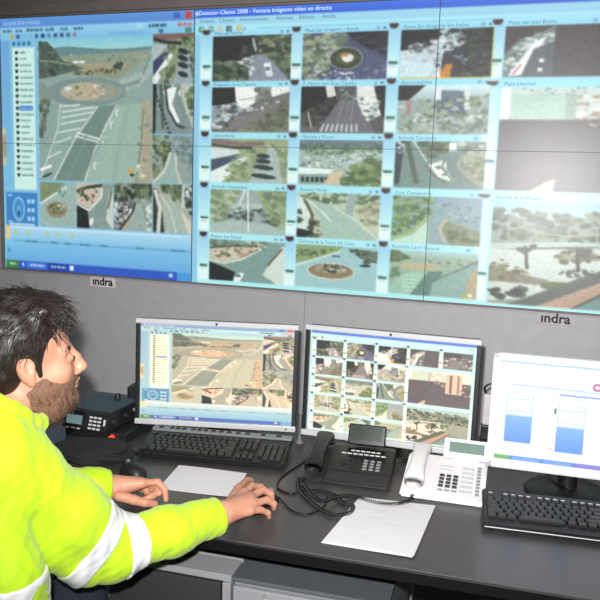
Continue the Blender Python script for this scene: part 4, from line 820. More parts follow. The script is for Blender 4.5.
for r in range(6): MB().box((0, 0, .0008), (.033, .014, .0014), .0004, 1, M=on_slope(.172, .035+r*.0205)).build('label_strip', m_pale, wp)
for r in range(9): MB().box((0, 0, .0018), (.010, .009, .0035), .001, 1, M=on_slope(.202, .028+r*.0148)).build('function_key', m_mid, wp)
for c in range(3): MB().box((0, 0, .0018), (.014, .006, .003), .001, 1, M=on_slope(.104+c*.0185, .03)).build('function_key', m_mid, wp)
# cords on the desk: coiled handset leads and flat leads
m_cord = mat('black_cord', (18, 18, 19), rough=0.4)
def lv(*pts, z=.0065): return [on_level(x, y, DESK_Z+(z if len(q) == 0 else q[0])) for x, y, *q in pts]
co = coil_path(lv((303, 478, .03), (298, 484), (306, 490), (322, 491), (336, 496), (343, 503), (353, 506), (349, 513), (336, 515), (322, 510), (309, 500), (299, 489), (298, 478)), .0044, .0058)
tag(MB().tube(co, .0014, 5).build('coiled_cord', m_cord), 'black coiled cord bundled in front of the black phone handset', 'cord')
co = coil_path(lv((413, 494, .022), (409, 501), (396, 504), (380, 503), (366, 500), (352, 496), (336, 497, .013), (322, 501, .016), (311, 494, .016), (304, 484, .016)), .0044, .0058)
tag(MB().tube(co, .0014, 5).build('coiled_cord', m_cord), 'black coiled cord running from the white phone handset along the top of the pencilled sheet', 'cord')
tag(MB().tube(smooth_path(lv((334, 443, .003), (322, 447, .003), (309, 455, .003), (302, 463, .003), (288, 472, .003), (279, 480, .003), (278, 488, .003), (288, 493, .003), (297, 493, .003)), 10), .0028, 7).build('cable', m_cord), 'black cable looping over the desk between the left keyboard and the black phone', 'cable')
# ------------------------------------------------------------------ radio set, speaker and small things
m_rad = mat('radio_black', (30, 33, 34), rough=0.45, bump=0.1, bscale=500)
m_rtop = mat('radio_lid', (40, 54, 54), rough=0.4, var=0.05)
m_rlcd = mat_display('radio_lcd', 0.55, rough=0.3, base=(70, 90, 92))
r0 = on_level(64, 437); r1 = on_level(108, 444)
rd = thing('radio_set', 'black two-way radio set with small screen and keypad, beside the man\'s beard', 'radio', (r0[0], r0[1], DESK_Z), math.atan2(r1[1]-r0[1], r1[0]-r0[0]))
RWd = float(np.linalg.norm(r1-r0)); RDp = .20
b = MB(); b.box((RWd/2+.02, RDp/2+.02, .016), (RWd+.06, RDp, .032), .005); b.build('dock', m_rad, rd)
b = MB(); b.prism([(0, .036), (-.012, .040), (.004, .088), (.012, .092), (RDp, .092), (RDp, .036)], 0.0, RWd, .003, axis='x'); b.build('housing', m_rad, rd)
MB().box((RWd/2, RDp/2+.01, .0925), (RWd-.012, RDp-.03, .003), .001, 1).build('lid', m_rtop, rd)
Mf = Matrix.Translation((0, -.0055, .064)) @ Matrix.Rotation(R(-18.4), 4, 'X')
d = MB().box((.046, -.002, .003), (.066, .004, .038), .001, 1, M=Mf).build('bezel', m_dark, rd)
lc = np.full((3, 3, 3), (132, 168, 172), float)
p = picture('screen', .056, .028, 2, 2, lc, m_rlcd, d, (0, 0, 0)); p.data.transform(Mf @ Matrix.Translation((.046, -.0045, .003)))
for r in range(4):
    for c in range(3): MB().box((RWd-.058+c*.0155, -.003, .016-r*.0115), (.011, .005, .0065), .001, 1, M=Mf).build('key', m_pale, rd)
for c in range(3): MB().box((.024+c*.02, -.002, -.024), (.013, .004, .004), .001, 1, M=Mf).build('function_key', m_pale, rd)
MB().box((RWd-.008, -.003, .004), (.006, .005, .02), .001, 1, M=Mf).build('rocker', m_pale, rd)
for y, z, r in ((.03, .062, .011), (.10, .066, .008), (.155, .07, .006)): MB().cyl((RWd, y, z), (RWd+.012, y, z), r, r*.85, 16).build('knob', m_mid if r < .008 else m_dark, rd)
MB().cyl((RWd*.52, RDp-.02, .09), (RWd*.52, RDp-.02, .108), .012, .009, 14).build('antenna_connector', m_rad, rd)
MB().cyl((RWd+.005, .017, .018), (RWd+.005, .004, .018), .008, .007, 16).build('indicator_lamp', mat_glow('red_lamp', (255, 60, 40), 1.6), rd)
s0 = on_level(119, 421); 
sp = thing('speaker', 'small black box loudspeaker standing behind the radio set', 'speaker', (s0[0], s0[1]+.05, DESK_Z), R(8))
MB().box((.045, .05, .055), (.09, .10, .11), .006).build('cabinet', m_rad, sp)
MB().box((.045, -.002, .055), (.076, .006, .094), .004).build('grille', mat_grid('speaker_cloth', (30, 31, 33), (16, 16, 17), 500), sp)
# black cloth pouch and a mouse near the far sleeve
def blob(name, m, parent, c, d, seed, amp):
    bm = bmesh.new(); bmesh.ops.create_icosphere(bm, subdivisions=5, radius=1.0); rng = np.random.default_rng(seed); K = rng.normal(0, 3.2, (7, 3)); ph = rng.uniform(0, 6, 7)
    for v in bm.verts:
        q = np.array(v.co); k = 1+amp*sum(math.sin(K[i] @ q+ph[i]+1.5*math.sin(K[i-1] @ q)) for i in range(7))/7*2
        x, y, z = q*k; z = max(z, -.55); v.co = (x*d[0]+c[0], y*d[1]+c[1], (z+.55)*d[2]/1.55+c[2])
    V = [v.co.copy() for v in bm.verts]; bm.verts.index_update(); F = [[v.index for v in f.verts] for f in bm.faces]; bm.free(); return mesh_obj(name, V, F, m, parent, True)
m_cloth = mat('black_cloth', (30, 31, 35), rough=0.9, var=0.15, scale=60, bump=0.4, bscale=500)
c = on_level(93, 457)
o = blob('pouch', m_cloth, None, (0, 0, 0), (.122, .07, .052), 4, .16); o.location = (c[0], c[1], DESK_Z); o.rotation_euler = (0, 0, R(10))
tag(o, 'crumpled black cloth pouch on the desk in front of the radio set', 'pouch')
def mouse(label, c, rz):
    t = thing('computer_mouse', label, 'mouse', (c[0], c[1], DESK_Z), rz, 'computer mice')
    V = []; F = []; N = 18; S = 20
    for i in range(N):
        s = i/(N-1); y = -.05+.1*s; hw = .029*max(.05, (1-abs(2*s-1)**3.2))**.5; hh = .034*max(.03, (1-(abs(2*(s**.85)-1))**2.4))**.6
        for k in range(S):
            a = PI*k/(S-1); V.append((hw*math.cos(a), y, max(.0, hh*math.sin(a)**.8)))
    for i in range(N-1):
        for k in range(S-1): F.append((i*S+k, (i+1)*S+k, (i+1)*S+k+1, i*S+k+1))
        F.append((i*S, i*S+S-1, (i+1)*S+S-1, (i+1)*S))
    F.append(tuple(range(S))); F.append(tuple((N-1)*S+k for k in reversed(range(S))))
    mesh_obj('shell', V, F, m_rad, t, True)
    MB().cyl((-.003, .028, .027), (.003, .028, .027), .008, seg=14).build('scroll_wheel', m_mid, t)
    return t
c = on_level(133, 474); mouse('black computer mouse lying by the far hand, in front of the left keyboard', c, R(60))
# antenna stub between the monitors, white adapter behind the white monitor
c = on_level(299.5, 443)
t = thing('antenna', 'slim grey upright antenna standing between the two silver monitors', 'antenna', (c[0], c[1], DESK_Z))
MB().lathe([(0, 0), (.016, 0), (.016, .006), (.008, .012), (.0072, .03), (.0065, .085), (.0065, .092), (0, .094)], 16).build('rod', mat('grey_rubber', (104, 104, 106), rough=.5), t)
c = on_level(487, 441)
t = thing('power_adapter', 'white power adapter on a black block behind the gap between the middle and white monitors', 'adapter', (c[0], c[1]+.03, DESK_Z), R(5))
MB().box((0, 0, .025), (.05, .04, .05), .004).build('block', m_rad, t)
MB().box((0, 0, .103), (.045, .03, .105), .004).build('adapter_body', mat('adapter_white', (214, 208, 212), rough=.5), t)
MB().tube(smooth_path([(-.015, .0, .15), (-.022, -.003, .175), (-.005, -.005, .19), (.03, -.003, .195), (.07, .01, .18), (.09, .02, .1), (.1, .02, .02), (.11, .02, .004)], 8), .0035, 8).build('lead', m_cord, t)
tag(MB().tube(smooth_path(lv((540, 462, .06), (546, 470, .03), (553, 480, .022), (566, 487, .021), (584, 491, .012), (604, 494, .004)), 8), .003, 7).build('cable', m_cord), 'black cable trailing across the foot of the white monitor', 'cable')
tag(MB().tube(smooth_path(lv((279, 497, .005), (285, 504, .004), (293, 511, .003), (306, 514, .003), (317, 511, .003), (325, 505, .003), (327, 496, .003)), 8), .0022, 7).build('mouse_cord', m_cord), 'thin black mouse cord running from under the near hand towards the coiled cord', 'cord')
# ------------------------------------------------------------------ the seated man
class Field:                                   # distance field on a grid, limbs blend smoothly; surface nets give one closed skin
    def __init__(s, lo, hi, h):
        s.lo = np.array(lo, float); s.h = h; s.n = np.ceil((np.array(hi)-s.lo)/h).astype(int)+1
        s.d = np.full(tuple(s.n), 0.5, np.float32)
    def _sub(s, lo, hi):
        a = np.clip(np.floor((np.array(lo)-s.lo)/s.h).astype(int), 0, s.n); b = np.clip(np.ceil((np.array(hi)-s.lo)/s.h).astype(int)+1, 0, s.n)
        sl = tuple(slice(int(i), int(j)) for i, j in zip(a, b))
        ax = [(s.lo[k]+s.h*np.arange(a[k], b[k])).astype(np.float32) for k in range(3)]
        return sl, np.stack(np.meshgrid(*ax, indexing='ij'), -1) if all(len(x) for x in ax) else None
    def _op(s, sl, d, k, op):
        t = s.d[sl]
        if op == 'add': h = np.clip(.5+.5*(t-d)/k, 0, 1); s.d[sl] = t*(1-h)+d*h-k*h*(1-h)
        elif op == 'sub': h = np.clip(.5-.5*(t+d)/k, 0, 1); s.d[sl] = t*(1-h)-d*h+k*h*(1-h)
        elif op == 'and': s.d[sl] = np.maximum(t, d)
    def cap(s, a, b, ra, rb=None, k=.01, op='add', flat=None):
        a = np.array(a, np.float32); b = np.array(b, np.float32); rb = ra if rb is None else rb; m = max(ra, rb)+k+3*s.h
        sl, P = s._sub(np.minimum(a, b)-m, np.maximum(a, b)+m)
        if P is None or not P.size: return s
        ba = b-a; t = np.clip(((P-a)@ba)/max(float(ba@ba), 1e-9), 0, 1)
        d = np.linalg.norm(P-a-t[..., None]*ba, axis=-1)-(ra+(rb-ra)*t)
        s._op(sl, d.astype(np.float32), k, op); return s
    def chain(s, pts, rs, k=.006, op='add'):
        for i in range(len(pts)-1): s.cap(pts[i], pts[i+1], rs[i], rs[i+1], k, op)
        return s
    def ell(s, c, r, M=None, k=.01, op='add'):
        c = np.array(c, float); r = np.array(r, np.float32); M = np.eye(3) if M is None else M
        m = float(max(r))+k+3*s.h; sl, P = s._sub(c-m, c+m)
        if P is None or not P.size: return s
        q = ((P-c.astype(np.float32))@M.astype(np.float32)); k0 = np.linalg.norm(q/r, axis=-1); k1 = np.linalg.norm(q/(r*r), axis=-1)+1e-9
        s._op(sl, (k0*(k0-1)/k1).astype(np.float32), k, op); return s
    def half(s, p, n, lo=None, hi=None):      # keep the side n points away from
        sl, P = s._sub(s.lo if lo is None else lo, s.lo+s.h*s.n if hi is None else hi)
        n = np.array(n, float); n /= np.linalg.norm(n); s._op(sl, ((P-np.array(p, np.float32))@n.astype(np.float32)).astype(np.float32), .001, 'and'); return s
    def wrinkle(s, amp, K, seed, stretch=(1, 1, 1)):
        rng = np.random.default_rng(seed); sl, P = s._sub(s.lo, s.lo+s.h*s.n); near = np.abs(s.d) < .03; Q = P[near]; o = np.zeros(len(Q), np.float32)
        for i in range(6):
            a = rng.normal(0, K, 3)*stretch; b = rng.normal(0, K*.6, 3); o += np.sin(Q@a+rng.uniform(0, 6)+1.6*np.sin(Q@b+rng.uniform(0, 6)))
        s.d[near] += (amp*o/3).astype(np.float32); return s
    def nets(s):
        d = s.d; I = d < 0; nx, ny, nz = d.shape
        c = np.zeros((nx-1, ny-1, nz-1), np.int8)
        for i in (0, 1):
            for j in (0, 1):
                for k in (0, 1): c += I[i:nx-1+i, j:ny-1+j, k:nz-1+k]
        act = (c > 0) & (c < 8); idx = np.full(act.shape, -1, np.int64); A = np.argwhere(act); idx[act] = np.arange(len(A))
        acc = np.zeros((len(A), 3)); cnt = np.zeros(len(A)); co = [(i, j, k) for i in (0, 1) for j in (0, 1) for k in (0, 1)]
        val = {q: d[A[:, 0]+q[0], A[:, 1]+q[1], A[:, 2]+q[2]] for q in co}
        for p in co:
            for ax in range(3):
                if p[ax]: continue
                q = tuple(1 if i == ax else p[i] for i in range(3)); u, v = val[p], val[q]; x = (u < 0) != (v < 0)
                t = np.where(x, u/np.where(x, u-v, 1), 0); e = np.zeros((len(A), 3)); e[:] = p; e[:, ax] += t
                acc += e*x[:, None]; cnt += x
        V = s.lo+s.h*(A+acc/cnt[:, None]); Q = []
        for ax in range(3):
            a, b = [i for i in range(3) if i != ax]
            X = I.take(range(d.shape[ax]-1), ax) != I.take(range(1, d.shape[ax]), ax); E = np.argwhere(X)
            ok = (E[:, a] > 0) & (E[:, b] > 0) & (E[:, a] < d.shape[a]-1) & (E[:, b] < d.shape[b]-1); E = E[ok]
            def g(da, db):
                q = E.copy(); q[:, a] -= da; q[:, b] -= db; return idx[q[:, 0], q[:, 1], q[:, 2]]
            f = np.stack([g(1, 1), g(0, 1), g(0, 0), g(1, 0)], 1)
            inside = I[E[:, 0], E[:, 1], E[:, 2]]; flip = inside if ax != 1 else ~inside
            f[~flip] = f[~flip][:, ::-1]; Q.append(f)
        Q = np.concatenate(Q); Q = Q[(Q >= 0).all(1)]; return V, Q
    def build(s, name, m, parent, smooth_it=2):
        V, Q = s.nets()
        for _ in range(smooth_it):             # light relaxation takes the grid's steps out
            acc = np.zeros_like(V); cnt = np.zeros(len(V))
            for i in range(4):
                np.add.at(acc, Q[:, i], V[Q[:, (i+1) % 4]]); np.add.at(cnt, Q[:, i], 1); np.add.at(acc, Q[:, (i+1) % 4], V[Q[:, i]]); np.add.at(cnt, Q[:, (i+1) % 4], 1)
            V = V*.5+.5*acc/np.maximum(cnt, 1)[:, None]
        return mesh_np(name, V-BASE, Q, m, parent, True)

def unit(v): v = np.array(v, float); return v/np.linalg.norm(v)
az = R(37.5); RI = np.array([math.cos(az), math.sin(az), 0]); AI = np.array([-RI[1], RI[0], 0]); Zv = np.array([0, 0, 1.0])
F0 = math.cos(R(10))*RI+math.sin(R(10))*AI; L0 = np.array([-F0[1], F0[0], 0])
pt_ = R(6); Fh = math.cos(pt_)*F0+math.sin(pt_)*Zv; Uh = math.cos(pt_)*Zv-math.sin(pt_)*F0
HM = np.stack([Fh, L0, Uh], 1)                # head axes: forward, left, up
H = at_depth(27, 369, 1.45)+.078*L0+.01*Fh
def hd(x, y, z): return H+HM@np.array([x, y, z], float)
COL = at_depth(4, 402, 1.47); AX = unit(.64*F0+.77*Zv)
W_ = on_level(222, 514, .797); E_ = at_depth(110, 549, 1.56); S_ = at_depth(2, 462, 1.40)
NB = COL-.07*AX
SL = COL+L0*.16-F0*.02-Zv*.09; WL = on_level(112, 487, .792); EL = np.array([-1.20, 1.40, .815])
PEL = NB-F0*.20+np.array([0, 0, .56-NB[2]])
CH = NB-.17*Zv-F0*.03
BASE = np.array([PEL[0], PEL[1], 0.0])
man = thing('person', 'bearded man in a yellow high-visibility jacket, seated at the desk with both hands on it', 'person', tuple(BASE))
m_skin = mat('skin', (206, 146, 120), rough=0.5, var=0.10, scale=22, bump=0.12, bscale=260, sss=0.08)
m_jack = mat('high_visibility_yellow', (192, 232, 26), rough=0.75, var=0.07, scale=10, bump=0.25, bscale=350, sheen=0.2)
m_band_r = mat('reflective_white', (240, 242, 244), rough=0.4, var=0.02, bump=0.15, bscale=500)
m_trous = mat('navy_cloth', (38, 44, 60), rough=0.9, var=0.15, scale=80, bump=0.3, bscale=300)
m_hair = mat('dark_brown_hair', (36, 27, 24), rough=0.45, var=0.35, scale=90, spec=0.6)
m_beard = mat('brown_beard', (124, 90, 72), rough=0.85, var=0.25, scale=300)

# --- body: head, neck, arms and hands in one skin
B = Field((-1.36, .80, .50), (-.55, 1.80, 1.36), .0034)
B.ell(PEL+[0, 0, .06], (.12, .15, .13), np.stack([F0, L0, Zv], 1), .05); B.cap(PEL+[0, 0, .1], CH, .11, .12, .06)
B.ell(CH, (.10, .15, .16), np.stack([F0, L0, Zv], 1), .05); B.cap(S_, CH+.06*Zv, .05, .08, .05); B.cap(SL, CH+.06*Zv, .05, .08, .05)
B.cap(NB, hd(-.03, 0, -.075), .066, .057, .03)
B.cap(S_, E_, .048, .040, .02); B.cap(E_, E_+(W_-E_)*.35, .042, .042, .02); B.cap(E_+(W_-E_)*.35, W_, .040, .027, .02)
B.cap(SL, EL, .048, .040, .02); B.cap(EL, EL+(WL-EL)*.35, .042, .042, .02); B.cap(EL+(WL-EL)*.35, WL, .040, .027, .02)
def he(c, r, k=.012, op='add', rot=None):
    M = HM if rot is None else HM @ np.array(Euler(rot).to_matrix()); B.ell(hd(*c), r, M, k, op)
he((-.012, 0, .042), (.099, .077, .086)); he((.028, 0, -.032), (.064, .060, .080), .02); he((.046, 0, -.082), (.042, .040, .028), .02)
he((.0, 0, -.05), (.06, .062, .06), .02); he((.078, 0, -.098), (.015, .018, .013), .012)
for s in (-1, 1):
    B.cap(hd(.072, s*.012, .018), hd(.066, s*.046, .016), .014, .011, .012)                  # brow
    he((.094, s*.031, -.003), (.017, .017, .011), .012, 'sub')                               # eye socket
    he((.056, s*.043, -.026), (.018, .015, .014), .025)                                       # cheekbone
    he((.095, s*.010, -.042), (.010, .007, .007), .006)                                      # nostril wing
    he((-.012, s*.073, -.004), (.017, .011, .031), .006, 'add', (0, R(-10), 0)); he((-.006, s*.083, .002), (.009, .007, .016), .005, 'sub', (0, R(-10), 0))
    he((-.004, s*.075, -.030), (.009, .007, .010), .006)                                     # ear lobe
    B.cap(hd(.0, s*.074, -.012), hd(.002, s*.074, .004), .005, .005, .004)
    he((.0775, s*.031, -.003), (.011, .0125, .0105), .003)                                   # eyeball and lid
B.chain([hd(.086, 0, .012), hd(.099, 0, -.012), hd(.108, 0, -.032)], [.008, .009, .0105], .009); he((.108, 0, -.035), (.012, .0105, .0095), .007)
B.cap(hd(.086, -.019, -.062), hd(.094, 0, -.060), .006, .0075, .006); B.cap(hd(.086, .019, -.062), hd(.094, 0, -.060), .006, .0075, .006)
B.cap(hd(.085, -.016, -.071), hd(.0905, 0, -.0712), .0055, .0066, .006); B.cap(hd(.085, .016, -.071), hd(.0905, 0, -.0712), .0055, .0066, .006)
B.cap(hd(.098, -.02, -.0655), hd(.098, .02, -.0655), .0022, .0022, .004, 'sub')
def finger(pts, r0, r1): 
    P = [on_level(*q) for q in pts]; n = len(P); B.chain(P, [r0+(r1-r0)*i/(n-1) for i in range(n)], .004); return P
# near hand, arched over a mouse
K = [on_level(*q) for q in ((244, 493, .800), (250, 497, .802), (252, 504, .799), (250, 511, .792))]
for q, r in zip(K, (.0125, .0128, .0122, .0115)): B.cap(W_+(q-W_)*.06, q, .019, r, .012)
B.cap(W_, (K[1]+K[2])/2, .025, .014, .015)
finger(((244, 493, .800), (252, 486, .801), (261, 487, .789), (264, 490, .776)), .0098, .0076)
finger(((250, 497, .802), (263, 490, .800), (271, 494, .786), (272, 499, .772)), .0102, .0078)
finger(((252, 504, .799), (267, 500, .793), (274, 504, .778), (274, 508, .765)), .0098, .0076)
finger(((250, 511, .792), (261, 510, .784), (268, 513, .771), (269, 517, .758)), .0088, .0068)
finger(((229, 504, .790), (238, 489, .786), (247, 481, .772), (256, 480, .760)), .0135, .0085)
# far hand, loosely curled on its side
K = [on_level(*q) for q in ((142, 483, .803), (140, 483, .789), (138, 485, .776), (134, 487, .764))]
for q, r in zip(K, (.0125, .0125, .012, .0115)): B.cap(WL+(q-WL)*.06, q, .020, r, .012)
B.cap(WL, (K[0]+K[1])/2, .026, .015, .015)
finger(((142, 483, .803), (158, 482, .800), (165, 490, .782), (166, 500, .757)), .0098, .0074)
finger(((140, 483, .789), (156, 485, .783), (159, 493, .770), (151, 495, .762)), .0096, .0078)
finger(((138, 485, .776), (152, 488, .771), (154, 496, .760), (147, 498, .756)), .0092, .0074)
finger(((134, 487, .764), (146, 491, .761), (148, 498, .752), (142, 500, .752)), .0085, .0068)
finger(((119, 496, .785), (134, 500, .778), (145, 503, .768), (155, 504, .757)), .0140, .0090)
body = B.build('body', m_skin, man); del B
m_nail = None
for s in (-1, 1):
    e = MB(); c = hd(.0788, s*.031, -.004)-BASE
    e.ball(c, (.0098, .0098, .0098), 16); o = e.build('eye', mat('eye_white', (212, 204, 200), rough=.2), man)
    f = hd(.0852, s*.031, -.0065)-BASE; MB().ball(f, (.0042, .0042, .0042), 12).build('iris', mat('iris', (40, 28, 22), rough=.15), o)

# --- jacket
J = Field((-1.40, .74, .48), (-.60, 1.72, 1.24), .0040)
TM = np.stack([F0, L0, Zv], 1)
J.ell(PEL+F0*.055-L0*.015+[0, 0, .14], (.175, .195, .20), TM, .04); J.ell(at_depth(2, 606, 1.34), (.082, .085, .14), TM, .03); J.ell((PEL+CH)/2+F0*.035-[0, 0, .03], (.175, .20, .23), TM, .05); J.ell(CH+F0*.0, (.14, .195, .20), TM, .05)
J.cap(NB-.03*AX, COL-.035*AX, .10, .083, .04)
J.cap(S_, CH+.08*Zv, .082, .12, .06); J.cap(SL, CH+.08*Zv, .08, .12, .06)
J.cap(S_, S_+(E_-S_)*.6, .080, .074, .014); J.cap(S_+(E_-S_)*.6, E_, .074, .064, .03); J.cap(E_, E_+(W_-E_)*.5, .061, .055, .02); J.cap(E_+(W_-E_)*.5, W_-(W_-E_)*.03, .056, .043, .02)
J.cap(S_+(E_-S_)*.0-[0, 0, .100]-FW*.035, S_+(E_-S_)*.80-[0, 0, .066]-FW*.015, .055, .040, .010)              # slack cloth hanging under the arm
J.cap(SL, EL, .078, .066, .03); J.cap(EL, EL+(WL-EL)*.5, .064, .055, .02); J.cap(EL+(WL-EL)*.5, WL-(WL-EL)*.05, .055, .045, .02)
ring = []
e1 = unit(np.cross(AX, L0)); e1 = e1 if e1 @ F0 > 0 else -e1
for i in range(17):
    a = 2*PI*i/16; ring.append((.080*math.cos(a)*e1+.074*math.sin(a)*L0))
for i in range(16):
    for u, rr in ((-.035, .016), (-.012, .013), (.010, .0095)):
        J.cap(COL+AX*u+ring[i]*(1.05 if u < -.02 else 1), COL+AX*u+ring[i+1]*(1.05 if u < -.02 else 1), rr, rr, .012)
J.wrinkle(.0042, 26, 5, (1, 1, .8)); J.wrinkle(.0013, 80, 6)
J.cap(COL-AX*.03, COL+AX*.08, .064, .070, .006, 'sub')
wd = unit(W_-E_); J.half(W_-wd*.012, wd, W_-.09, W_+.12); J.cap(W_-wd*.03, W_+wd*.05, .034, .036, .004, 'sub')
wl = unit(WL-EL); J.half(WL-wl*.004, wl, WL-.07, WL+.1); J.cap(WL-wl*.022, WL+wl*.05, .034, .036, .004, 'sub')
J.half(PEL+[0, 0, .02], (0, 0, -1))
jacket = J.build('jacket', m_jack, man, 1)
# reflective bands: shells on the jacket cut out by pairs of planes
def band(c, n, half_w, lo, hi, extra=()):
    K = Field(lo, hi, .0040); a = np.round((K.lo-J.lo)/J.h).astype(int); K.lo = J.lo+a*J.h
    sl = tuple(slice(max(0, a[k]), min(J.n[k], a[k]+K.n[k])) for k in range(3)); K.d = J.d[sl].copy()-.0032; K.n = np.array(K.d.shape); K.lo = J.lo+np.maximum(a, 0)*J.h
    sh = -(J.d[sl]+.004); K.d = np.maximum(K.d, sh); n = unit(n)
    K.half(c+n*half_w, n); K.half(c-n*half_w, -n)
    for p, q in extra: K.half(p, q)
    return K.build('reflective_band', m_band_r, man, 1)
ua = unit(E_-S_)
band(E_-ua*.050, unit(ua+.25*RT), .024, E_-.14, E_+.12)
band(E_+wd*.042, unit(wd+.0*RT), .024, E_-.12, E_+.16)
near = [(at_depth(43, 590, 1.365), FW)]
band(PEL+[0, 0, .270], (0, 0, 1), .034, PEL+[-.26, -.30, .20], PEL+[.36, .30, .32], near)
vs = at_depth(43, 590, 1.31)
band(vs, RI, .011, PEL+[-.2, -.3, .10], PEL+[.36, .3, .300], near)
# --- trousers and shoes
T = Field((-1.45, .70, .0), (-.58, 1.86, .74), .006)
KR = PEL+F0*.43-L0*.13+[0, 0, .02]; KL = PEL+F0*.40+L0*.13+[0, 0, .02]
AR = np.array([KR[0]-.02, KR[1]-.02, .10]); AL = np.array([KL[0]-.02, KL[1]-.02, .10])
T.ell(PEL+[0, 0, .02], (.15, .18, .12), TM, .04)
for s, k, a in ((-1, KR, AR), (1, KL, AL)):
    T.cap(PEL+L0*s*.09, k, .092, .072, .04); T.cap(k, a, .070, .055, .03)
T.wrinkle(.004, 26, 8); T.build('trousers', m_trous, man, 1)
m_shoe = mat('black_leather', (22, 22, 23), rough=.35)
for a in (AR, AL):
    S2 = Field(a-[.15, .15, .11], a+[.28, .28, .08], .006); S2.cap(a-[0, 0, .045], a+F0*.16-[0, 0, .062], .048, .040, .03); S2.cap(a, a-[0, 0, .04], .046, .046, .02); S2.half((0, 0, .003), (0, 0, -1)); S2.build('shoe', m_shoe, man, 1)

# --- hair, beard, eyebrows
Hf = Field(H-.17, H+.19, .0034)
def hh(c, r, k=.012, op='add'): Hf.ell(hd(*c), r, HM, k, op)
hh((-.022, 0, .060), (.106, .088, .088)); hh((-.062, 0, .012), (.068, .082, .088), .02); hh((-.078, 0, -.05), (.038, .060, .055), .02)
hh((.035, -.01, .105), (.055, .066, .030), .02)
Hf.wrinkle(.0035, 70, 3, (1, 1, .5))
for s in (-1, 1): Hf.ell(hd(.085, s*.03, .0), (.070, .075, .072), HM, .008, 'sub'); Hf.ell(hd(.01, s*.082, -.026), (.032, .03, .042), HM, .006, 'sub')
Hf.ell(hd(.105, 0, .03), (.052, .06, .050), HM, .008, 'sub'); Hf.ell(hd(.02, 0, -.09), (.075, .1, .085), HM, .006, 'sub')
for s in (-1, 1): Hf.cap(hd(.010, s*.0705, .03), hd(.015, s*.0655, -.022), .010, .005, .012)
V, Q = Hf.nets(); hair = Hf.build('hair', m_hair, man, 1)
def strands(name, V, n, m, flow, length, rad, seed, lift, curl, parent, keep=None, sink=.004):
    rng = np.random.default_rng(seed); b = MB(); q = (V-H)@HM; ok = np.ones(len(V), bool) if keep is None else keep(q); I = rng.choice(np.flatnonzero(ok), n)
    for i in I:
        p = q[i]; out = unit(p-np.array([-.02, 0, .02])); f = flow(p); f = f-out*(f@out); f = unit(f+rng.normal(0, .16, 3)); Ls = length*rng.uniform(.5, 1.3); c = rng.normal(0, curl, 3)
        pts = [hd(*(p-out*sink+f*Ls*t+out*(lift*rng.uniform(.3, 1.2)*t*(1-t*.75))+c*t*t*Ls)) - BASE for t in (0, .3, .6, 1.0)]
        b.tube(pts, rad*rng.uniform(.6, 1.3), 4, taper=lambda t: 1-.75*t)
    return b
def flow_hair(p):
    sg = -1 if p[1] < .015 else 1
    if p[0] > .045: return np.array([.5, .35*sg, -.5])
    t = min(1, max(0, (p[2]-.04)/.09)); return np.array([-.75, .55*sg, -.15])*t+np.array([-.35, .05*sg, -.9])*(1-t)
okh = lambda q: ~((q[:, 0] > .0) & (q[:, 2] < .055)) & ~((q[:, 0] > -.045) & (q[:, 2] < .03)) & (q[:, 2] > -.06)
b = strands('lock', V, 3000, m_hair, flow_hair, .032, .0011, 4, .006, .10, man, okh)
b2 = strands('lock', V, 110, m_hair, flow_hair, .034, .0010, 5, .020, .35, man, lambda q: (q[:, 2] > .105))
n0 = len(b.V); b.V += b2.V; b.F += [tuple(i+n0 for i in f) for f in b2.F]; b.S += b2.S
rng = np.random.default_rng(12)
for k in range(46):                            # the fringe falling over the forehead
    y = rng.uniform(-.055, .04); z = rng.uniform(.078, .105); x = .078-abs(y)*.35
    P = [(x-.03, y, z+.022), (x+.004, y-.004, z+.012), (x+.014, y-.010, z-.006+rng.normal(0, .004)), (x+.010+rng.normal(0, .003), y-.018+rng.normal(0, .004), z-.022+rng.normal(0, .006))]
    b.tube(smooth_path([hd(*q)-BASE for q in P], 4), .0019, 5, taper=lambda t: 1-.8*t)
lk = b.build('hair_locks', m_hair, hair); lk['kind'] = 'stuff'
Bf = Field(H+[-.15, -.15, -.17], H+[.17, .17, .06], .0034)
def bh(c, r, k=.010, op='add'): Bf.ell(hd(*c), r, HM, k, op)
bh((.046, 0, -.081), (.045, .0435, .0315)); bh((.078, 0, -.096), (.0185, .022, .0175), .012); bh((.003, 0, -.055), (.0635, .066, .060), .02)
bh((.030, 0, -.040), (.0645, .0625, .075), .012); bh((.080, 0, -.0525), (.0190, .027, .0095), .006)
Bf.cap(hd(-.02, 0, -.10), hd(.03, 0, -.10), .058, .045, .02)
Bf.wrinkle(.0004, 120, 3)
for s in (-1, 1): bh((.074, s*.05, .002), (.050, .036, .046), .012, 'sub'); bh((-.020, s*.085, -.012), (.030, .034, .050), .006, 'sub'); bh((.02, s*.08, .03), (.045, .04, .042), .01, 'sub')
bh((.10, 0, -.012), (.06, .05, .033), .008, 'sub'); bh((.104, 0, -.0655), (.014, .019, .0075), .004, 'sub'); bh((-.075, 0, -.08), (.06, .1, .09), .01, 'sub'); bh((0, 0, .05), (.1, .1, .07), .01, 'sub')
Vb, _ = Bf.nets(); beard = Bf.build('beard', m_beard, man, 1)
def flow_beard(p): return np.array([.35, 0, -.9])
b = strands('bristle', Vb, 3600, m_beard, flow_beard, .014, .0009, 6, .012, .35, man, None, .001); b2 = strands('bristle', Vb+np.array([0, 0, .0])+.006*HM[:, 2], 1700, m_beard, flow_beard, .009, .0008, 16, .005, .3, man, lambda q: (q[:, 2] > -.065) & (q[:, 0] < .075))
n0 = len(b.V); b.V += b2.V; b.F += [tuple(i+n0 for i in f) for f in b2.F]; b.S += b2.S
lk = b.build('beard_bristles', mat('dark_bristle', (70, 50, 40), rough=.6, var=.4, scale=200), beard); lk['kind'] = 'stuff'
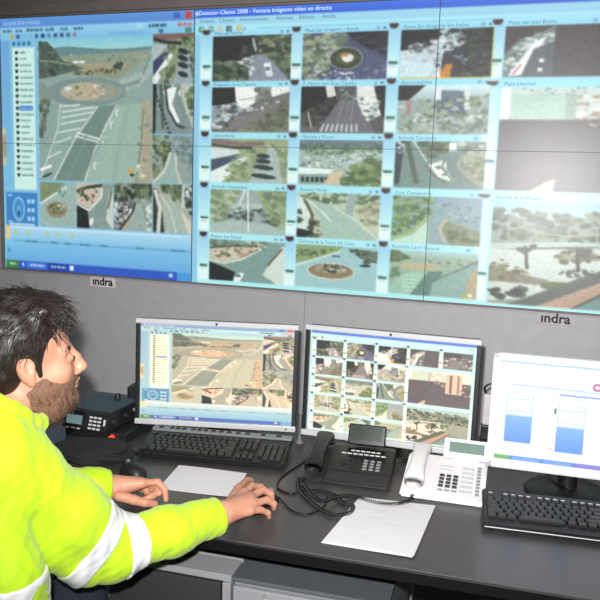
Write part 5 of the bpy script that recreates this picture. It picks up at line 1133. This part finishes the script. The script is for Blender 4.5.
for s in (-1, 1):
    b = MB(); rng = np.random.default_rng(9+s)
    for k in range(70):
        t = rng.random(); p = np.array([.0845-.014*t**2, s*(.014+.036*t), .0115+.006*math.sin(2.4*t)+rng.normal(0, .0018)]); q = p+np.array([-.002, s*.008, .0015+rng.normal(0, .001)])
        b.tube([hd(*(p+[.001, 0, 0]))-BASE, hd(*((p+q)/2+[.002, 0, 0]))-BASE, hd(*q)-BASE], .0008, 4)
    b.build('eyebrow', m_hair, man)['kind'] = 'stuff'
    MB().tube(smooth_path([hd(*q)-BASE for q in ((.0868, s*.020, -.004), (.0905, s*.030, -.0035), (.0865, s*.041, -.006), (.0835, s*.046, -.008))], 5), .0013, 5).build('eyelashes', m_hair, man)

# --- chair under him and the mouse under the near hand
m_seat = mat('chair_fabric', (36, 38, 44), rough=.9, var=.12, scale=90, bump=.3)
ch = thing('office_chair', 'dark office chair that the man in yellow sits on', 'chair', (PEL[0], PEL[1], 0), math.atan2(F0[1], F0[0])-PI/2)
MB().box((0, .05, .435), (.46, .46, .06), .025, 3).build('seat', m_seat, ch)
MB().box((0, -.245, .72), (.42, .05, .44), .024, 3).build('backrest', m_seat, ch); MB().tube(smooth_path([(0, -.05, .40), (0, -.26, .42), (0, -.29, .55), (0, -.275, .68)], 6), .018, 10).build('back_support', m_dark, ch)
MB().cyl((0, 0, .08), (0, 0, .41), .028, .02, 18).build('gas_column', m_dark, ch)
for i in range(5):
    a = 2*PI*i/5+.9; l = MB().tube([(0, 0, .095), (.16*math.cos(a), .16*math.sin(a), .085), (.29*math.cos(a), .29*math.sin(a), .066)], .020, 10, taper=lambda t: 1-.35*t).build('leg', m_dark, ch)
    MB().cyl((.29*math.cos(a)-.018, .29*math.sin(a), .027), (.29*math.cos(a)+.018, .29*math.sin(a), .027), .027, seg=16).build('castor', m_dark, l)
c = on_level(262, 503); mouse('black computer mouse under the fingers of the near hand', c, math.atan2(wd[1], wd[0])-PI/2)
AMB, FLASH = 9.0, 275.0
# ------------------------------------------------------------------ light
w = bpy.data.worlds.new('world'); scene.world = w; w.use_nodes = True
w.node_tree.nodes['Background'].inputs['Color'].default_value = (1, 1, 1, 1); w.node_tree.nodes['Background'].inputs['Strength'].default_value = 0.05
def area(name, loc, size, power, rot=(0, 0, 0), color=(1, 1, 1), sy=None):
    l = bpy.data.lights.new(name, 'AREA'); l.energy = power; l.size = size; l.color = color
    if sy: l.shape = 'RECTANGLE'; l.size_y = sy
    o = bpy.data.objects.new(name, l); col.objects.link(o); o.location = loc; o.rotation_euler = rot; return o
for x in (-2.2, -0.6, 1.0):
    area('ceiling_lamp', (x, 0.4, ZC-.02), 1.2, AMB, (0, 0, 0), (1.0, 0.97, 0.93), .3)
fl = bpy.data.lights.new('camera_flash', 'SPOT'); fl.energy = FLASH; fl.shadow_soft_size = 0.018; fl.spot_size = R(80); fl.spot_blend = 0.9; fl.color = (1.0, 0.985, 0.97)
fo = bpy.data.objects.new('camera_flash', fl); col.objects.link(fo)
fo.matrix_world = Matrix.Translation(Vector(CAM+UP*0.085-RT*0.035)) @ Matrix.Rotation(R(-5), 4, 'Z') @ cam.matrix_world.to_3x3().to_4x4()
scene.view_settings.view_transform = 'Standard'; scene.view_settings.look = 'None'; scene.view_settings.gamma = 1.0; scene.view_settings.use_curve_mapping = False
scene.view_settings.exposure = 0.0
